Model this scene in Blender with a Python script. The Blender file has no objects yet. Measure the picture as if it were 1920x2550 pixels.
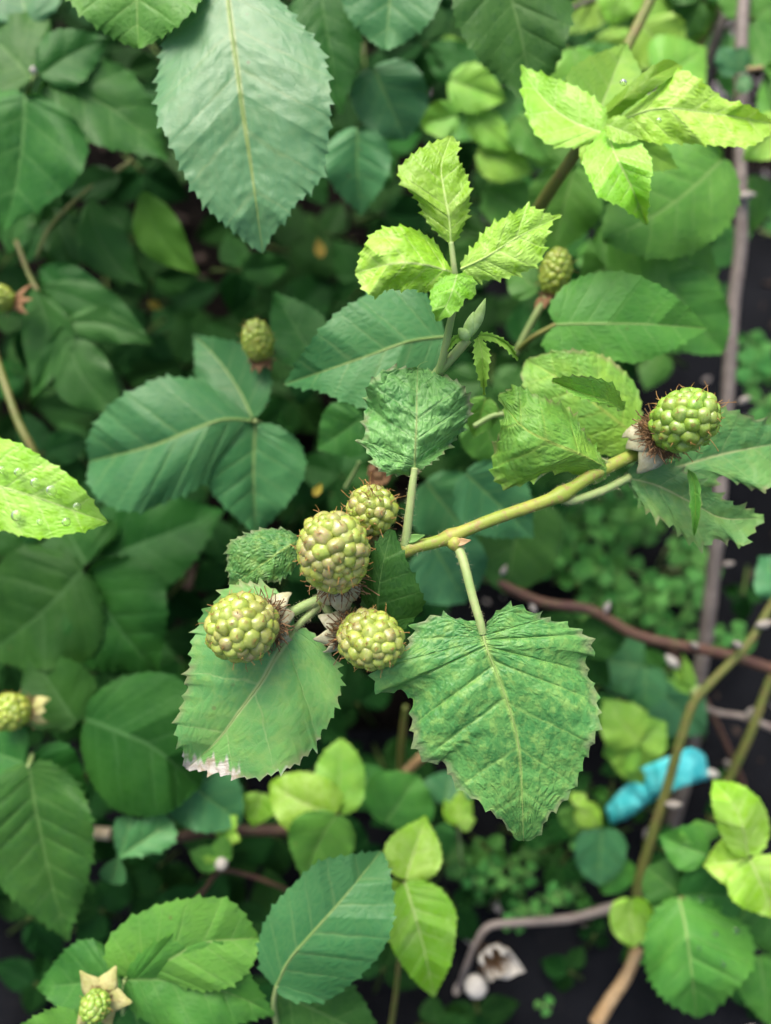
import bpy, math, random
import numpy as np
from mathutils import Vector, Matrix, Quaternion, noise

R = math.radians
sc = bpy.context.scene
C = sc.collection
rnd = random.Random(7)

# ------------------------------------------------------------------ camera
CAM_H = 0.52                 # height of the phone above the ground, metres
PITCH = 68.0                 # degrees below the horizon
HFOV = 53.0
cam_d = bpy.data.cameras.new('camera')
cam = bpy.data.objects.new('camera', cam_d)
C.objects.link(cam)
cam.location = (0, 0, CAM_H)
cam.rotation_euler = (R(90 - PITCH), 0, 0)
cam_d.sensor_fit = 'HORIZONTAL'
cam_d.sensor_width = 24.0
cam_d.lens = 12.0 / math.tan(R(HFOV / 2))
cam_d.clip_start = 0.005
cam_d.clip_end = 60.0
cam_d.dof.use_dof = True
cam_d.dof.focus_distance = 0.222
cam_d.dof.aperture_fstop = 4.5
sc.camera = cam

# ------------------------------------------------------------------ sky, sun, exposure
SUN_EL, SUN_AZ = 60.0, 335.0
world = bpy.data.worlds.new('World')
sc.world = world
world.use_nodes = True
wn = world.node_tree
for n in list(wn.nodes):
    wn.nodes.remove(n)
sky = wn.nodes.new('ShaderNodeTexSky')
sky.sky_type = 'NISHITA'
sky.sun_disc = False
sky.sun_elevation = R(SUN_EL)
sky.sun_rotation = R(SUN_AZ)
sky.dust_density = 8.0
sky.ozone_density = 0.6
bg = wn.nodes.new('ShaderNodeBackground')
bg.inputs['Strength'].default_value = 0.12
wo = wn.nodes.new('ShaderNodeOutputWorld')
wn.links.new(sky.outputs[0], bg.inputs[0])
wn.links.new(bg.outputs[0], wo.inputs[0])

sun_d = bpy.data.lights.new('sun', 'SUN')
sun = bpy.data.objects.new('sun', sun_d)
C.objects.link(sun)
sun_d.energy = 1.5
sun_d.angle = R(38)          # thin overcast: a broad soft glow
sun_d.color = (1.0, 0.97, 0.92)
az, el = R(SUN_AZ), R(SUN_EL)
to_sun = Vector((math.sin(az) * math.cos(el), math.cos(az) * math.cos(el), math.sin(el)))
sun.rotation_euler = to_sun.to_track_quat('Z', 'Y').to_euler()

sc.view_settings.view_transform = 'Standard'
sc.view_settings.look = 'None'
sc.view_settings.gamma = 1.0
sc.view_settings.use_curve_mapping = False
sc.view_settings.exposure = 0.86
sc.render.engine = 'CYCLES'
sc.cycles.use_denoising = True
sc.cycles.max_bounces = 6
sc.cycles.diffuse_bounces = 3
sc.cycles.transmission_bounces = 5
sc.cycles.adaptive_threshold = 0.03

# ------------------------------------------------------------------ places
WID = 2 * math.tan(R(HFOV / 2))
CM = Matrix.Translation((0, 0, CAM_H)) @ Matrix.Rotation(R(90 - PITCH), 4, 'X')
CM3 = np.array(CM.to_3x3())
CT = np.array(CM.translation)

def at(x, y, d):
    """a point of the place, seen at (x, y) of the 1920 px photograph, d metres deep"""
    s = WID * d / 1920.0
    return Vector(CM3 @ np.array(((x - 960) * s, (1275 - y) * s, -d)) + CT)

def at_arr(x, y, d):
    s = WID * d / 1920.0
    p = np.stack(((x - 960) * s, (1275 - y) * s, -d), -1)
    return p @ CM3.T + CT

def cdir(x, y, z):
    """direction given as right, up, towards the viewer"""
    return Vector(CM3 @ np.array((x, y, z), float)).normalized()

def mpp(d):
    return WID * d / 1920.0

def ground_depth(x, y):
    v = CM3 @ np.array(((x - 960) * WID / 1920, (1275 - y) * WID / 1920, -1.0))
    return CAM_H / -v[2]

# ------------------------------------------------------------------ object helpers
def tag(o, label=None, cat=None, group=None, kind=None):
    if label: o['label'] = label
    if cat: o['category'] = cat
    if group: o['group'] = group
    if kind: o['kind'] = kind
    return o

def thing(name, label, cat, loc, group=None):
    o = bpy.data.objects.new(name, None)
    o.empty_display_size = 0.005
    o.location = loc
    C.objects.link(o)
    return tag(o, label, cat, group)

def wloc(o):
    p = Vector(o.location)
    while o.parent is not None:
        o = o.parent
        p += Vector(o.location)
    return p

def link(o, parent, loc):
    C.objects.link(o)
    if parent is not None:
        o.parent = parent
        o.location = Vector(loc) - wloc(parent)
    else:
        o.location = loc
    return o

def mesh_obj(name, verts, faces, mat, parent=None, origin=None, smooth=True, kind=None):
    verts = np.asarray(verts, float)
    if origin is None:
        origin = verts[0]
    o3 = np.array(origin, float)
    me = bpy.data.meshes.new(name)
    me.from_pydata((verts - o3).tolist(), [], faces)
    if smooth:
        me.polygons.foreach_set('use_smooth', [True] * len(me.polygons))
    me.materials.append(mat)
    o = bpy.data.objects.new(name, me)
    link(o, parent, Vector(o3))
    if kind: o['kind'] = kind
    return o

# ------------------------------------------------------------------ splines
def catmull(pts, n):
    p = np.asarray(pts, float)
    if len(p) == 2:
        t = np.linspace(0, 1, n)[:, None]
        return p[0] * (1 - t) + p[1] * t
    q = np.vstack((2 * p[0] - p[1], p, 2 * p[-1] - p[-2]))
    seg = len(p) - 1
    ts = np.linspace(0, seg, n)
    i = np.minimum(ts.astype(int), seg - 1)
    f = (ts - i)[:, None]
    a, b, c, d = q[i], q[i + 1], q[i + 2], q[i + 3]
    return 0.5 * (2 * b + (c - a) * f + (2 * a - 5 * b + 4 * c - d) * f ** 2 + (3 * b - a - 3 * c + d) * f ** 3)

def arc_param(p):
    s = np.r_[0, np.cumsum(np.linalg.norm(np.diff(p[:, :2], axis=0), axis=1))]
    return s / max(s[-1], 1e-9)

def sample(p, s, t):
    return np.stack([np.interp(t, s, p[:, k]) for k in range(p.shape[1])], -1)

# ------------------------------------------------------------------ materials
class NT:
    def __init__(self, name):
        self.m = bpy.data.materials.new(name)
        self.m.use_nodes = True
        self.t = self.m.node_tree
        for n in list(self.t.nodes):
            self.t.nodes.remove(n)
        self.out = self.t.nodes.new('ShaderNodeOutputMaterial')
    def node(self, typ, **kw):
        n = self.t.nodes.new(typ)
        for k, v in kw.items():
            setattr(n, k, v)
        return n
    def put(self, sock, v):
        if isinstance(v, bpy.types.NodeSocket):
            self.t.links.new(v, sock)
        elif v is not None:
            if isinstance(v, (tuple, list)) and len(v) == 3 and sock.type == 'RGBA':
                v = (*v, 1)
            sock.default_value = v
    def math(self, op, a, b=None, clamp=False):
        n = self.node('ShaderNodeMath', operation=op, use_clamp=clamp)
        self.put(n.inputs[0], a); self.put(n.inputs[1], b)
        return n.outputs[0]
    def rng(self, v, a, b, c=0.0, d=1.0, smooth=True):
        n = self.node('ShaderNodeMapRange', interpolation_type='SMOOTHSTEP' if smooth else 'LINEAR')
        for i, x in enumerate((v, a, b, c, d)):
            self.put(n.inputs[i], x)
        return n.outputs[0]
    def mix(self, f, a, b, mode='MIX'):
        n = self.node('ShaderNodeMix', data_type='RGBA', blend_type=mode)
        self.put(n.inputs['Factor'], f)
        self.put(n.inputs[6], a); self.put(n.inputs[7], b)
        return n.outputs[2]
    def noise(self, vec, scale, detail=3.0, rough=0.55):
        n = self.node('ShaderNodeTexNoise')
        self.put(n.inputs['Vector'], vec)
        n.inputs['Scale'].default_value = scale
        n.inputs['Detail'].default_value = detail
        n.inputs['Roughness'].default_value = rough
        return n.outputs[0]
    def voro(self, vec, scale, feature='DISTANCE_TO_EDGE'):
        n = self.node('ShaderNodeTexVoronoi', feature=feature)
        self.put(n.inputs['Vector'], vec)
        n.inputs['Scale'].default_value = scale
        return n.outputs[0]
    def bump(self, h, dist, strength=1.0):
        n = self.node('ShaderNodeBump')
        n.inputs['Strength'].default_value = strength
        n.inputs['Distance'].default_value = dist
        self.put(n.inputs['Height'], h)
        return n.outputs[0]
    def hsv(self, col, h, s, v):
        n = self.node('ShaderNodeHueSaturation')
        self.put(n.inputs['Hue'], h); self.put(n.inputs['Saturation'], s)
        self.put(n.inputs['Value'], v); self.put(n.inputs['Color'], col)
        return n.outputs[0]
    def principled(self, col, rough, spec=0.5, normal=None, **kw):
        n = self.node('ShaderNodeBsdfPrincipled')
        self.put(n.inputs['Base Color'], col)
        self.put(n.inputs['Roughness'], rough)
        n.inputs['Specular IOR Level'].default_value = spec
        if normal is not None: self.put(n.inputs['Normal'], normal)
        for k, v in kw.items():
            self.put(n.inputs[k], v)
        return n.outputs[0]
    def done(self, shader):
        self.t.links.new(shader, self.out.inputs['Surface'])
        return self.m

def leaf_mat(name, a, b, vein, under, mottle=None, mot_amt=0.0, nscale=45, rough=0.42, spec=0.5, trans=0.22,
             tcol=None, pucker=0.00009, psize=480, edge=None, edge_amt=0.0, vw=0.09, vein_amt=0.55, mid_amt=0.85, rvar=0.16, spots=0.55, cells=3.0):
    k = NT(name)
    uv = k.node('ShaderNodeUVMap')
    sep = k.node('ShaderNodeSeparateXYZ')
    k.put(sep.inputs[0], uv.outputs[0])
    tc = k.node('ShaderNodeTexCoord')
    info = k.node('ShaderNodeObjectInfo')
    vec = k.node('ShaderNodeVectorMath', operation='ADD')      # every leaf gets its own patch of the pattern
    k.put(vec.inputs[0], tc.outputs['Object'])
    cmb = k.node('ShaderNodeCombineXYZ')
    k.put(cmb.inputs[0], info.outputs['Random']); k.put(cmb.inputs[1], k.math('MULTIPLY', info.outputs['Random'], 3.7))
    k.put(vec.inputs[1], cmb.outputs[0])
    P = vec.outputs[0]
    av = k.math('ABSOLUTE', sep.outputs[1])
    dist = k.math('PINGPONG', k.math('ADD', sep.outputs[0], k.math('MULTIPLY', k.math('SUBTRACT', k.noise(P, 160, 2), 0.5), 0.16)), 0.5)
    sw = k.math('MULTIPLY', k.math('SUBTRACT', 1.15, av), vw)
    sec = k.rng(k.math('DIVIDE', dist, sw), 0.15, 1.0, 1.0, 0.0)
    mid = k.rng(av, 0.008, 0.04, 1.0, 0.0)
    n1 = k.noise(P, nscale, 4, 0.6)
    n2 = k.noise(P, nscale * 6, 4, 0.65)
    # the fine net runs between the side veins
    cv = k.node('ShaderNodeCombineXYZ')
    k.put(cv.inputs[0], k.math('MULTIPLY', sep.outputs[0], cells)); k.put(cv.inputs[1], k.math('MULTIPLY', sep.outputs[1], cells * 2.9))
    k.put(cv.inputs[2], k.math('MULTIPLY', info.outputs['Random'], 37.0))
    wob = k.node('ShaderNodeTexNoise'); k.put(wob.inputs['Vector'], P); wob.inputs['Scale'].default_value = 300
    ad = k.node('ShaderNodeVectorMath', operation='MULTIPLY_ADD')
    k.put(ad.inputs[0], wob.outputs['Color']); ad.inputs[1].default_value = (0.4, 0.4, 0); k.put(ad.inputs[2], cv.outputs[0])
    vo = k.voro(ad.outputs[0], 0.85)
    vo2 = k.voro(P, psize * 1.7)
    net = k.rng(vo, 0.0, 0.16, 1.0, 0.0)
    col = k.mix(k.rng(n1, 0.36, 0.64), a, b)
    if mottle is not None:
        col = k.mix(k.math('MULTIPLY', k.rng(n2, 0.46, 0.68), mot_amt), col, mottle)
    col = k.mix(k.math('MULTIPLY', net, vein_amt * 0.35), col, vein)
    col = k.mix(k.math('MULTIPLY', sec, vein_amt), col, vein)
    col = k.mix(k.math('MULTIPLY', mid, mid_amt), col, vein)
    if edge is not None:
        em = k.math('MULTIPLY', k.rng(av, 0.86, 0.995), k.rng(k.noise(P, 150, 2), 0.38, 0.62))
        col = k.mix(k.math('MULTIPLY', em, edge_amt), col, edge)
    sp = k.math('MULTIPLY', k.rng(k.voro(P, 130, 'F1'), 0.05, 0.13, 1.0, 0.0), k.rng(k.noise(P, 35, 2), 0.54, 0.66))
    col = k.mix(k.math('MULTIPLY', sp, spots), col, (0.13, 0.085, 0.04))
    r = info.outputs['Random']
    col = k.hsv(col, k.rng(k.math('FRACT', k.math('MULTIPLY', r, 7.3)), 0, 1, 0.488, 0.512, False), 1.0,
                k.rng(r, 0, 1, 1 - rvar, 1 + rvar, False))
    geo = k.node('ShaderNodeNewGeometry')
    und = k.mix(k.math('MULTIPLY', k.math('MAXIMUM', sec, mid), 0.5), under, vein)
    face = k.mix(geo.outputs['Backfacing'], col, und)
    at_ = k.node('ShaderNodeAttribute', attribute_name='bleach')
    bl = k.rng(k.math('ADD', at_.outputs['Fac'], k.math('MULTIPLY', k.math('SUBTRACT', n2, 0.5), 0.6)), 0.32, 0.66)
    bl = k.math('MULTIPLY', bl, k.rng(at_.outputs['Fac'], 0.01, 0.1))
    face = k.mix(bl, face, k.mix(k.rng(k.noise(P, 420, 3), 0.4, 0.65), (0.58, 0.56, 0.50), (0.40, 0.34, 0.24)))
    h = k.math('ADD', k.math('MULTIPLY', k.rng(vo, 0, 0.4), 1.0), k.math('MULTIPLY', k.rng(vo2, 0, 0.4), 0.3))
    h = k.math('ADD', h, k.math('MULTIPLY', k.rng(dist, 0.0, 0.10), 0.5))
    h = k.math('ADD', h, k.math('MULTIPLY', n2, 0.8))
    nrm = k.bump(h, pucker)
    rg = k.rng(n2, 0.2, 0.8, rough - 0.06, rough + 0.1, False)
    p = k.principled(face, rg, spec, nrm)
    tb = k.node('ShaderNodeBsdfTranslucent')
    k.put(tb.inputs['Color'], k.mix(0.55, face, tcol or tuple(min(1, 1.6 * c) for c in b)))
    k.put(tb.inputs['Normal'], nrm)
    ms = k.node('ShaderNodeMixShader')
    k.put(ms.inputs[0], k.math('MULTIPLY', trans, k.math('SUBTRACT', 1.0, k.math('MULTIPLY', bl, 0.6))))
    k.t.links.new(p, ms.inputs[1]); k.t.links.new(tb.outputs[0], ms.inputs[2])
    return k.done(ms.outputs[0])

def plain_mat(name, a, b, nscale=120, rough=0.5, spec=0.4, bump=0.0001, stretch=None, rvar=0.1, c=None, c_amt=0.5, sss=0.0, **kw):
    k = NT(name)
    tc = k.node('ShaderNodeTexCoord')
    info = k.node('ShaderNodeObjectInfo')
    P = tc.outputs['Object']
    if stretch:
        mp = k.node('ShaderNodeMapping')
        k.put(mp.inputs[0], P); mp.inputs['Scale'].default_value = stretch
        P = mp.outputs[0]
    n1 = k.noise(P, nscale, 4, 0.6)
    n2 = k.noise(P, nscale * 5, 3, 0.6)
    col = k.mix(k.rng(n1, 0.35, 0.65), a, b)
    if c is not None:
        col = k.mix(k.math('MULTIPLY', k.rng(n2, 0.5, 0.66), c_amt), col, c)
    r = info.outputs['Random']
    col = k.hsv(col, 0.5, 1.0, k.rng(r, 0, 1, 1 - rvar, 1 + rvar, False))
    nrm = k.bump(k.math('ADD', n1, k.math('MULTIPLY', n2, 0.5)), bump)
    if sss:
        kw.update({'Subsurface Weight': sss, 'Subsurface Radius': (1.0, 0.8, 0.25), 'Subsurface Scale': 0.002})
    return k.done(k.principled(col, rough, spec, nrm, **kw))

M = {}
VP = (0.26, 0.36, 0.12)
M['mature'] = leaf_mat('mature_leaf', (0.030, 0.128, 0.020), (0.046, 0.160, 0.026), (0.10, 0.23, 0.06), (0.16, 0.26, 0.15),
                       mottle=(0.03, 0.11, 0.036), mot_amt=0.35, rough=0.48, spec=0.22, vein_amt=0.45, trans=0.16, tcol=(0.10, 0.30, 0.03))
M['blue'] = leaf_mat('bluish_leaf', (0.046, 0.190, 0.064), (0.070, 0.235, 0.082), (0.16, 0.32, 0.10), (0.16, 0.26, 0.17),
                     mottle=(0.055, 0.18, 0.075), mot_amt=0.3, nscale=25, rough=0.44, spec=0.32, trans=0.12, tcol=(0.10, 0.32, 0.06), vein_amt=0.38)
M['sheen'] = leaf_mat('sheeny_leaf', (0.100, 0.285, 0.122), (0.138, 0.345, 0.152), (0.30, 0.42, 0.12), (0.16, 0.26, 0.17),  # sky sheen and greyish bloom painted into the base greens
                     mottle=(0.12, 0.30, 0.11), mot_amt=0.5, nscale=18, rough=0.42, spec=0.5, trans=0.12, tcol=(0.15, 0.38, 0.08), vein_amt=0.16, pucker=0.00007)
M['deep'] = leaf_mat('shade_leaf', (0.015, 0.078, 0.012), (0.024, 0.102, 0.015), (0.05, 0.14, 0.04), (0.10, 0.18, 0.09),  # shade of the lower layers painted into the leaf colour
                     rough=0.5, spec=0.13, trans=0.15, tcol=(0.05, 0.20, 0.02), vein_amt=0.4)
M['fill'] = leaf_mat('deep_shade_leaf', (0.010, 0.046, 0.009), (0.015, 0.066, 0.012), (0.015, 0.06, 0.018), (0.03, 0.07, 0.03),  # deep shade of the gaps painted in as near-black green
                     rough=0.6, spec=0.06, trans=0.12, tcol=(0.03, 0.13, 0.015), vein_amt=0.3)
M['mid'] = leaf_mat('mid_green_leaf', (0.068, 0.25, 0.038), (0.098, 0.305, 0.044), (0.17, 0.35, 0.09), (0.2, 0.33, 0.16),
                    mottle=(0.06, 0.19, 0.045), mot_amt=0.35, rough=0.45, spec=0.28, trans=0.22, tcol=(0.16, 0.42, 0.03), vein_amt=0.35)
M['light'] = leaf_mat('light_green_leaf', (0.18, 0.43, 0.050), (0.26, 0.51, 0.06), (0.30, 0.48, 0.13), (0.27, 0.4, 0.2),
                      mottle=(0.14, 0.34, 0.05), mot_amt=0.3, rough=0.46, spec=0.35, trans=0.25, tcol=(0.28, 0.55, 0.04), vein_amt=0.4)
M['lime'] = leaf_mat('young_lime_leaf', (0.25, 0.60, 0.030), (0.40, 0.72, 0.12), (0.55, 0.72, 0.26), (0.36, 0.52, 0.22),
                     mottle=(0.24, 0.56, 0.006), mot_amt=0.8, nscale=45, rough=0.36, spec=0.4, trans=0.28, tcol=(0.45, 0.68, 0.02),
                     pucker=0.00012, vein_amt=0.4)
M['hero'] = leaf_mat('mottled_leaf', (0.064, 0.215, 0.055), (0.120, 0.300, 0.072), (0.25, 0.40, 0.10), (0.2, 0.32, 0.17),
                     mottle=(0.22, 0.38, 0.09), mot_amt=0.7, nscale=55, rough=0.42, spec=0.4, trans=0.15, tcol=(0.16, 0.38, 0.04),
                     pucker=0.00026, psize=420, edge=(0.24, 0.19, 0.14), edge_amt=0.5, vw=0.06, vein_amt=0.4, mid_amt=0.95)
M['crinkled'] = leaf_mat('crinkled_leaf', (0.10, 0.29, 0.075), (0.17, 0.385, 0.10), (0.26, 0.42, 0.16), (0.2, 0.32, 0.17),
                     mottle=(0.075, 0.20, 0.06), mot_amt=0.5, nscale=60, rough=0.40, spec=0.45, trans=0.15, tcol=(0.16, 0.38, 0.06),
                     pucker=0.0003, psize=380, edge=(0.26, 0.17, 0.14), edge_amt=0.6, vw=0.06, vein_amt=0.4, mid_amt=0.95)
M['hero2'] = leaf_mat('smooth_mottled_leaf', (0.095, 0.290, 0.085), (0.145, 0.345, 0.085), (0.34, 0.44, 0.18), (0.2, 0.32, 0.17),
                      mottle=(0.20, 0.36, 0.08), mot_amt=0.45, nscale=40, rough=0.44, spec=0.4, trans=0.15, tcol=(0.16, 0.38, 0.04),
                      pucker=0.00009, psize=620, edge=(0.30, 0.22, 0.14), edge_amt=0.5, vw=0.04, vein_amt=0.3, mid_amt=1.0)
M['yellowed'] = leaf_mat('yellowed_leaf', (0.14, 0.40, 0.06), (0.23, 0.51, 0.06), (0.34, 0.52, 0.10), (0.25, 0.38, 0.18),
                         mottle=(0.12, 0.30, 0.06), mot_amt=0.6, nscale=55, rough=0.46, spec=0.35, trans=0.2, tcol=(0.3, 0.55, 0.03),
                         pucker=0.0002, psize=420, edge=(0.28, 0.19, 0.13), edge_amt=0.6, vein_amt=0.3)
M['lance'] = leaf_mat('smooth_leaf', (0.024, 0.112, 0.016), (0.034, 0.145, 0.021), (0.07, 0.18, 0.05), (0.12, 0.22, 0.1),
                      rough=0.5, spec=0.3, trans=0.16, tcol=(0.08, 0.28, 0.02), vein_amt=0.12, pucker=0.00008)
M['clover'] = leaf_mat('clover_leaf', (0.085, 0.30, 0.062), (0.13, 0.38, 0.078), (0.15, 0.36, 0.12), (0.15, 0.3, 0.14),
                       rough=0.55, spec=0.25, trans=0.22, tcol=(0.12, 0.40, 0.04), vein_amt=0.2, pucker=0.00008)
M['stem'] = plain_mat('green_stem', (0.28, 0.38, 0.055), (0.38, 0.42, 0.075), 90, 0.5, 0.4, 0.00012, c=(0.36, 0.20, 0.11), c_amt=0.6)
M['petiole'] = plain_mat('pale_petiole', (0.28, 0.42, 0.14), (0.36, 0.46, 0.18), 110, 0.5, 0.4, 0.0001, c=(0.4, 0.36, 0.2), c_amt=0.3)
M['shade_stalk'] = plain_mat('shaded_stalk', (0.05, 0.10, 0.02), (0.08, 0.12, 0.03), 110, 0.6, 0.2, 0.0001)  # petiole green darkened, the shade put into its colour
M['rib'] = plain_mat('leaf_rib', (0.20, 0.33, 0.09), (0.28, 0.39, 0.13), 110, 0.5, 0.4, 0.00005)
M['rib_lime'] = plain_mat('lime_rib', (0.42, 0.62, 0.16), (0.50, 0.68, 0.22), 110, 0.5, 0.3, 0.00005)
M['olive'] = plain_mat('olive_cane', (0.13, 0.17, 0.035), (0.19, 0.20, 0.05), 50, 0.45, 0.45, 0.0002, c=(0.22, 0.14, 0.07), c_amt=0.5)
M['cane'] = plain_mat('grey_cane', (0.18, 0.155, 0.14), (0.26, 0.225, 0.20), 40, 0.55, 0.4, 0.0003, c=(0.15, 0.11, 0.10), c_amt=0.6)
M['red'] = plain_mat('red_brown_cane', (0.085, 0.04, 0.032), (0.12, 0.065, 0.04), 45, 0.5, 0.4, 0.0002, c=(0.10, 0.10, 0.04), c_amt=0.5)
M['darkcane'] = plain_mat('dark_cane', (0.09, 0.08, 0.07), (0.13, 0.11, 0.10), 45, 0.55, 0.4, 0.0002)
M['bud'] = plain_mat('silky_bud', (0.42, 0.40, 0.36), (0.58, 0.56, 0.50), 300, 0.7, 0.2, 0.0002)
M['newbud'] = plain_mat('downy_green_bud', (0.34, 0.54, 0.17), (0.48, 0.68, 0.28), 300, 0.75, 0.2, 0.0002)
M['canebud'] = plain_mat('cane_bud', (0.26, 0.23, 0.20), (0.46, 0.43, 0.39), 260, 0.8, 0.15, 0.0004)
M['pith'] = plain_mat('cut_wood', (0.50, 0.40, 0.26), (0.62, 0.52, 0.38), 120, 0.7, 0.2, 0.0002)
M['wood'] = plain_mat('tan_wood', (0.38, 0.25, 0.12), (0.5, 0.36, 0.2), 90, 0.65, 0.25, 0.0003, c=(0.22, 0.14, 0.08), c_amt=0.5)
M['dead'] = leaf_mat('dead_yellow_leaf', (0.32, 0.27, 0.03), (0.40, 0.34, 0.05), (0.3, 0.2, 0.05), (0.35, 0.27, 0.1), mottle=(0.25, 0.12, 0.04), mot_amt=.6, spec=.2)
M['hair'] = plain_mat('downy_hair', (0.42, 0.40, 0.22), (0.55, 0.52, 0.32), 300, 0.6, 0.3, 0.00002)
M['dry'] = plain_mat('dry_stamen', (0.15, 0.09, 0.045), (0.28, 0.17, 0.085), 500, 0.65, 0.3, 0.00005, rvar=0.2)
M['style'] = plain_mat('dry_style', (0.30, 0.15, 0.04), (0.42, 0.25, 0.08), 500, 0.5, 0.4, 0.00005)
M['sepal'] = plain_mat('felted_sepal', (0.38, 0.39, 0.24), (0.52, 0.51, 0.36), 260, 0.75, 0.2, 0.00015, c=(0.36, 0.29, 0.15), c_amt=0.5)
M['sepal_green'] = plain_mat('green_sepal', (0.34, 0.36, 0.12), (0.46, 0.45, 0.20), 260, 0.7, 0.2, 0.00015, c=(0.30, 0.20, 0.08), c_amt=0.5)
M['sepal_brown'] = plain_mat('brown_sepal', (0.20, 0.10, 0.05), (0.30, 0.18, 0.09), 260, 0.7, 0.2, 0.00015, c=(0.10, 0.06, 0.04), c_amt=0.5)

def drupe_mat(name, a, b, blush, blush_amt):
    k = NT(name)
    tc = k.node('ShaderNodeTexCoord')
    info = k.node('ShaderNodeObjectInfo')
    r = info.outputs['Random']
    cmb = k.node('ShaderNodeCombineXYZ')
    for i in range(3): k.put(cmb.inputs[i], k.math('MULTIPLY', r, 31.0 + 7 * i))
    vec = k.node('ShaderNodeVectorMath', operation='ADD')
    k.put(vec.inputs[0], tc.outputs['Object']); k.put(vec.inputs[1], cmb.outputs[0])
    n1 = k.noise(vec.outputs[0], 1.1, 3)
    n2 = k.noise(vec.outputs[0], 5.0, 3)
    col = k.mix(k.rng(n1, 0.3, 0.7), a, b)
    sep = k.node('ShaderNodeSeparateXYZ'); k.put(sep.inputs[0], tc.outputs['Object'])
    top = k.rng(sep.outputs[2], -0.1, 0.95)
    bf = k.math('MULTIPLY', top, k.rng(k.math('FRACT', k.math('MULTIPLY', r, 5.7)), 0.35, 1.0, 0.0, blush_amt))
    col = k.mix(k.math('MULTIPLY', bf, k.rng(n2, 0.25, 0.6)), col, blush)
    apex = k.rng(sep.outputs[2], 0.93, 1.0)
    col = k.mix(k.math('MULTIPLY', apex, 0.6), col, (0.22, 0.13, 0.03))
    col = k.hsv(col, k.rng(k.math('FRACT', k.math('MULTIPLY', r, 3.1)), 0, 1, 0.49, 0.508, False), 1.0, k.rng(r, 0, 1, 0.86, 1.14, False))
    nrm = k.bump(k.math('ADD', n2, n1), 0.00012)
    return k.done(k.principled(col, k.rng(n2, 0.3, 0.7, 0.17, 0.28), 0.6, nrm,
                  **{'Subsurface Weight': 0.35, 'Subsurface Radius': (1.0, 0.9, 0.2), 'Subsurface Scale': 0.0015, 'Coat Weight': 0.35, 'Coat Roughness': 0.12}))
M['drupe'] = drupe_mat('pale_green_drupelet', (0.28, 0.38, 0.055), (0.40, 0.47, 0.10), (0.40, 0.27, 0.19), 0.7)
M['drupe2'] = drupe_mat('green_drupelet', (0.20, 0.37, 0.04), (0.31, 0.47, 0.07), (0.36, 0.30, 0.14), 0.3)
M['drupe3'] = drupe_mat('young_green_drupelet', (0.28, 0.40, 0.05), (0.38, 0.48, 0.06), (0.36, 0.30, 0.10), 0.3)

# ------------------------------------------------------------------ leaves
OVATE = [(-0.015, .16), (0.0, .38), (.06, .62), (.15, .84), (.27, .97), (.38, 1.0), (.52, .92), (.66, .73), (.80, .46), (.91, .20), (.965, .08)]
ROUND = [(-0.03, .2), (-.01, .5), (.07, .78), (.2, .96), (.35, 1.0), (.52, .98), (.68, .86), (.82, .62), (.93, .33), (.98, .12)]
LANCE = [(.0, .12), (.08, .42), (.2, .78), (.34, .98), (.45, 1.0), (.6, .85), (.74, .58), (.86, .30), (.95, .10)]
OBOV = [(.0, .08), (.12, .3), (.3, .62), (.5, .88), (.68, 1.0), (.84, .95), (.95, .66), (.99, .3)]
HEART = [(-.10, .22), (-.12, .5), (-.04, .80), (.1, .97), (.25, 1.0), (.42, .92), (.6, .72), (.77, .45), (.9, .2), (.965, .08)]
VS = np.array([0, .04, .10, .18, .28, .40, .53, .66, .78, .88, .95, 1.0])

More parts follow.
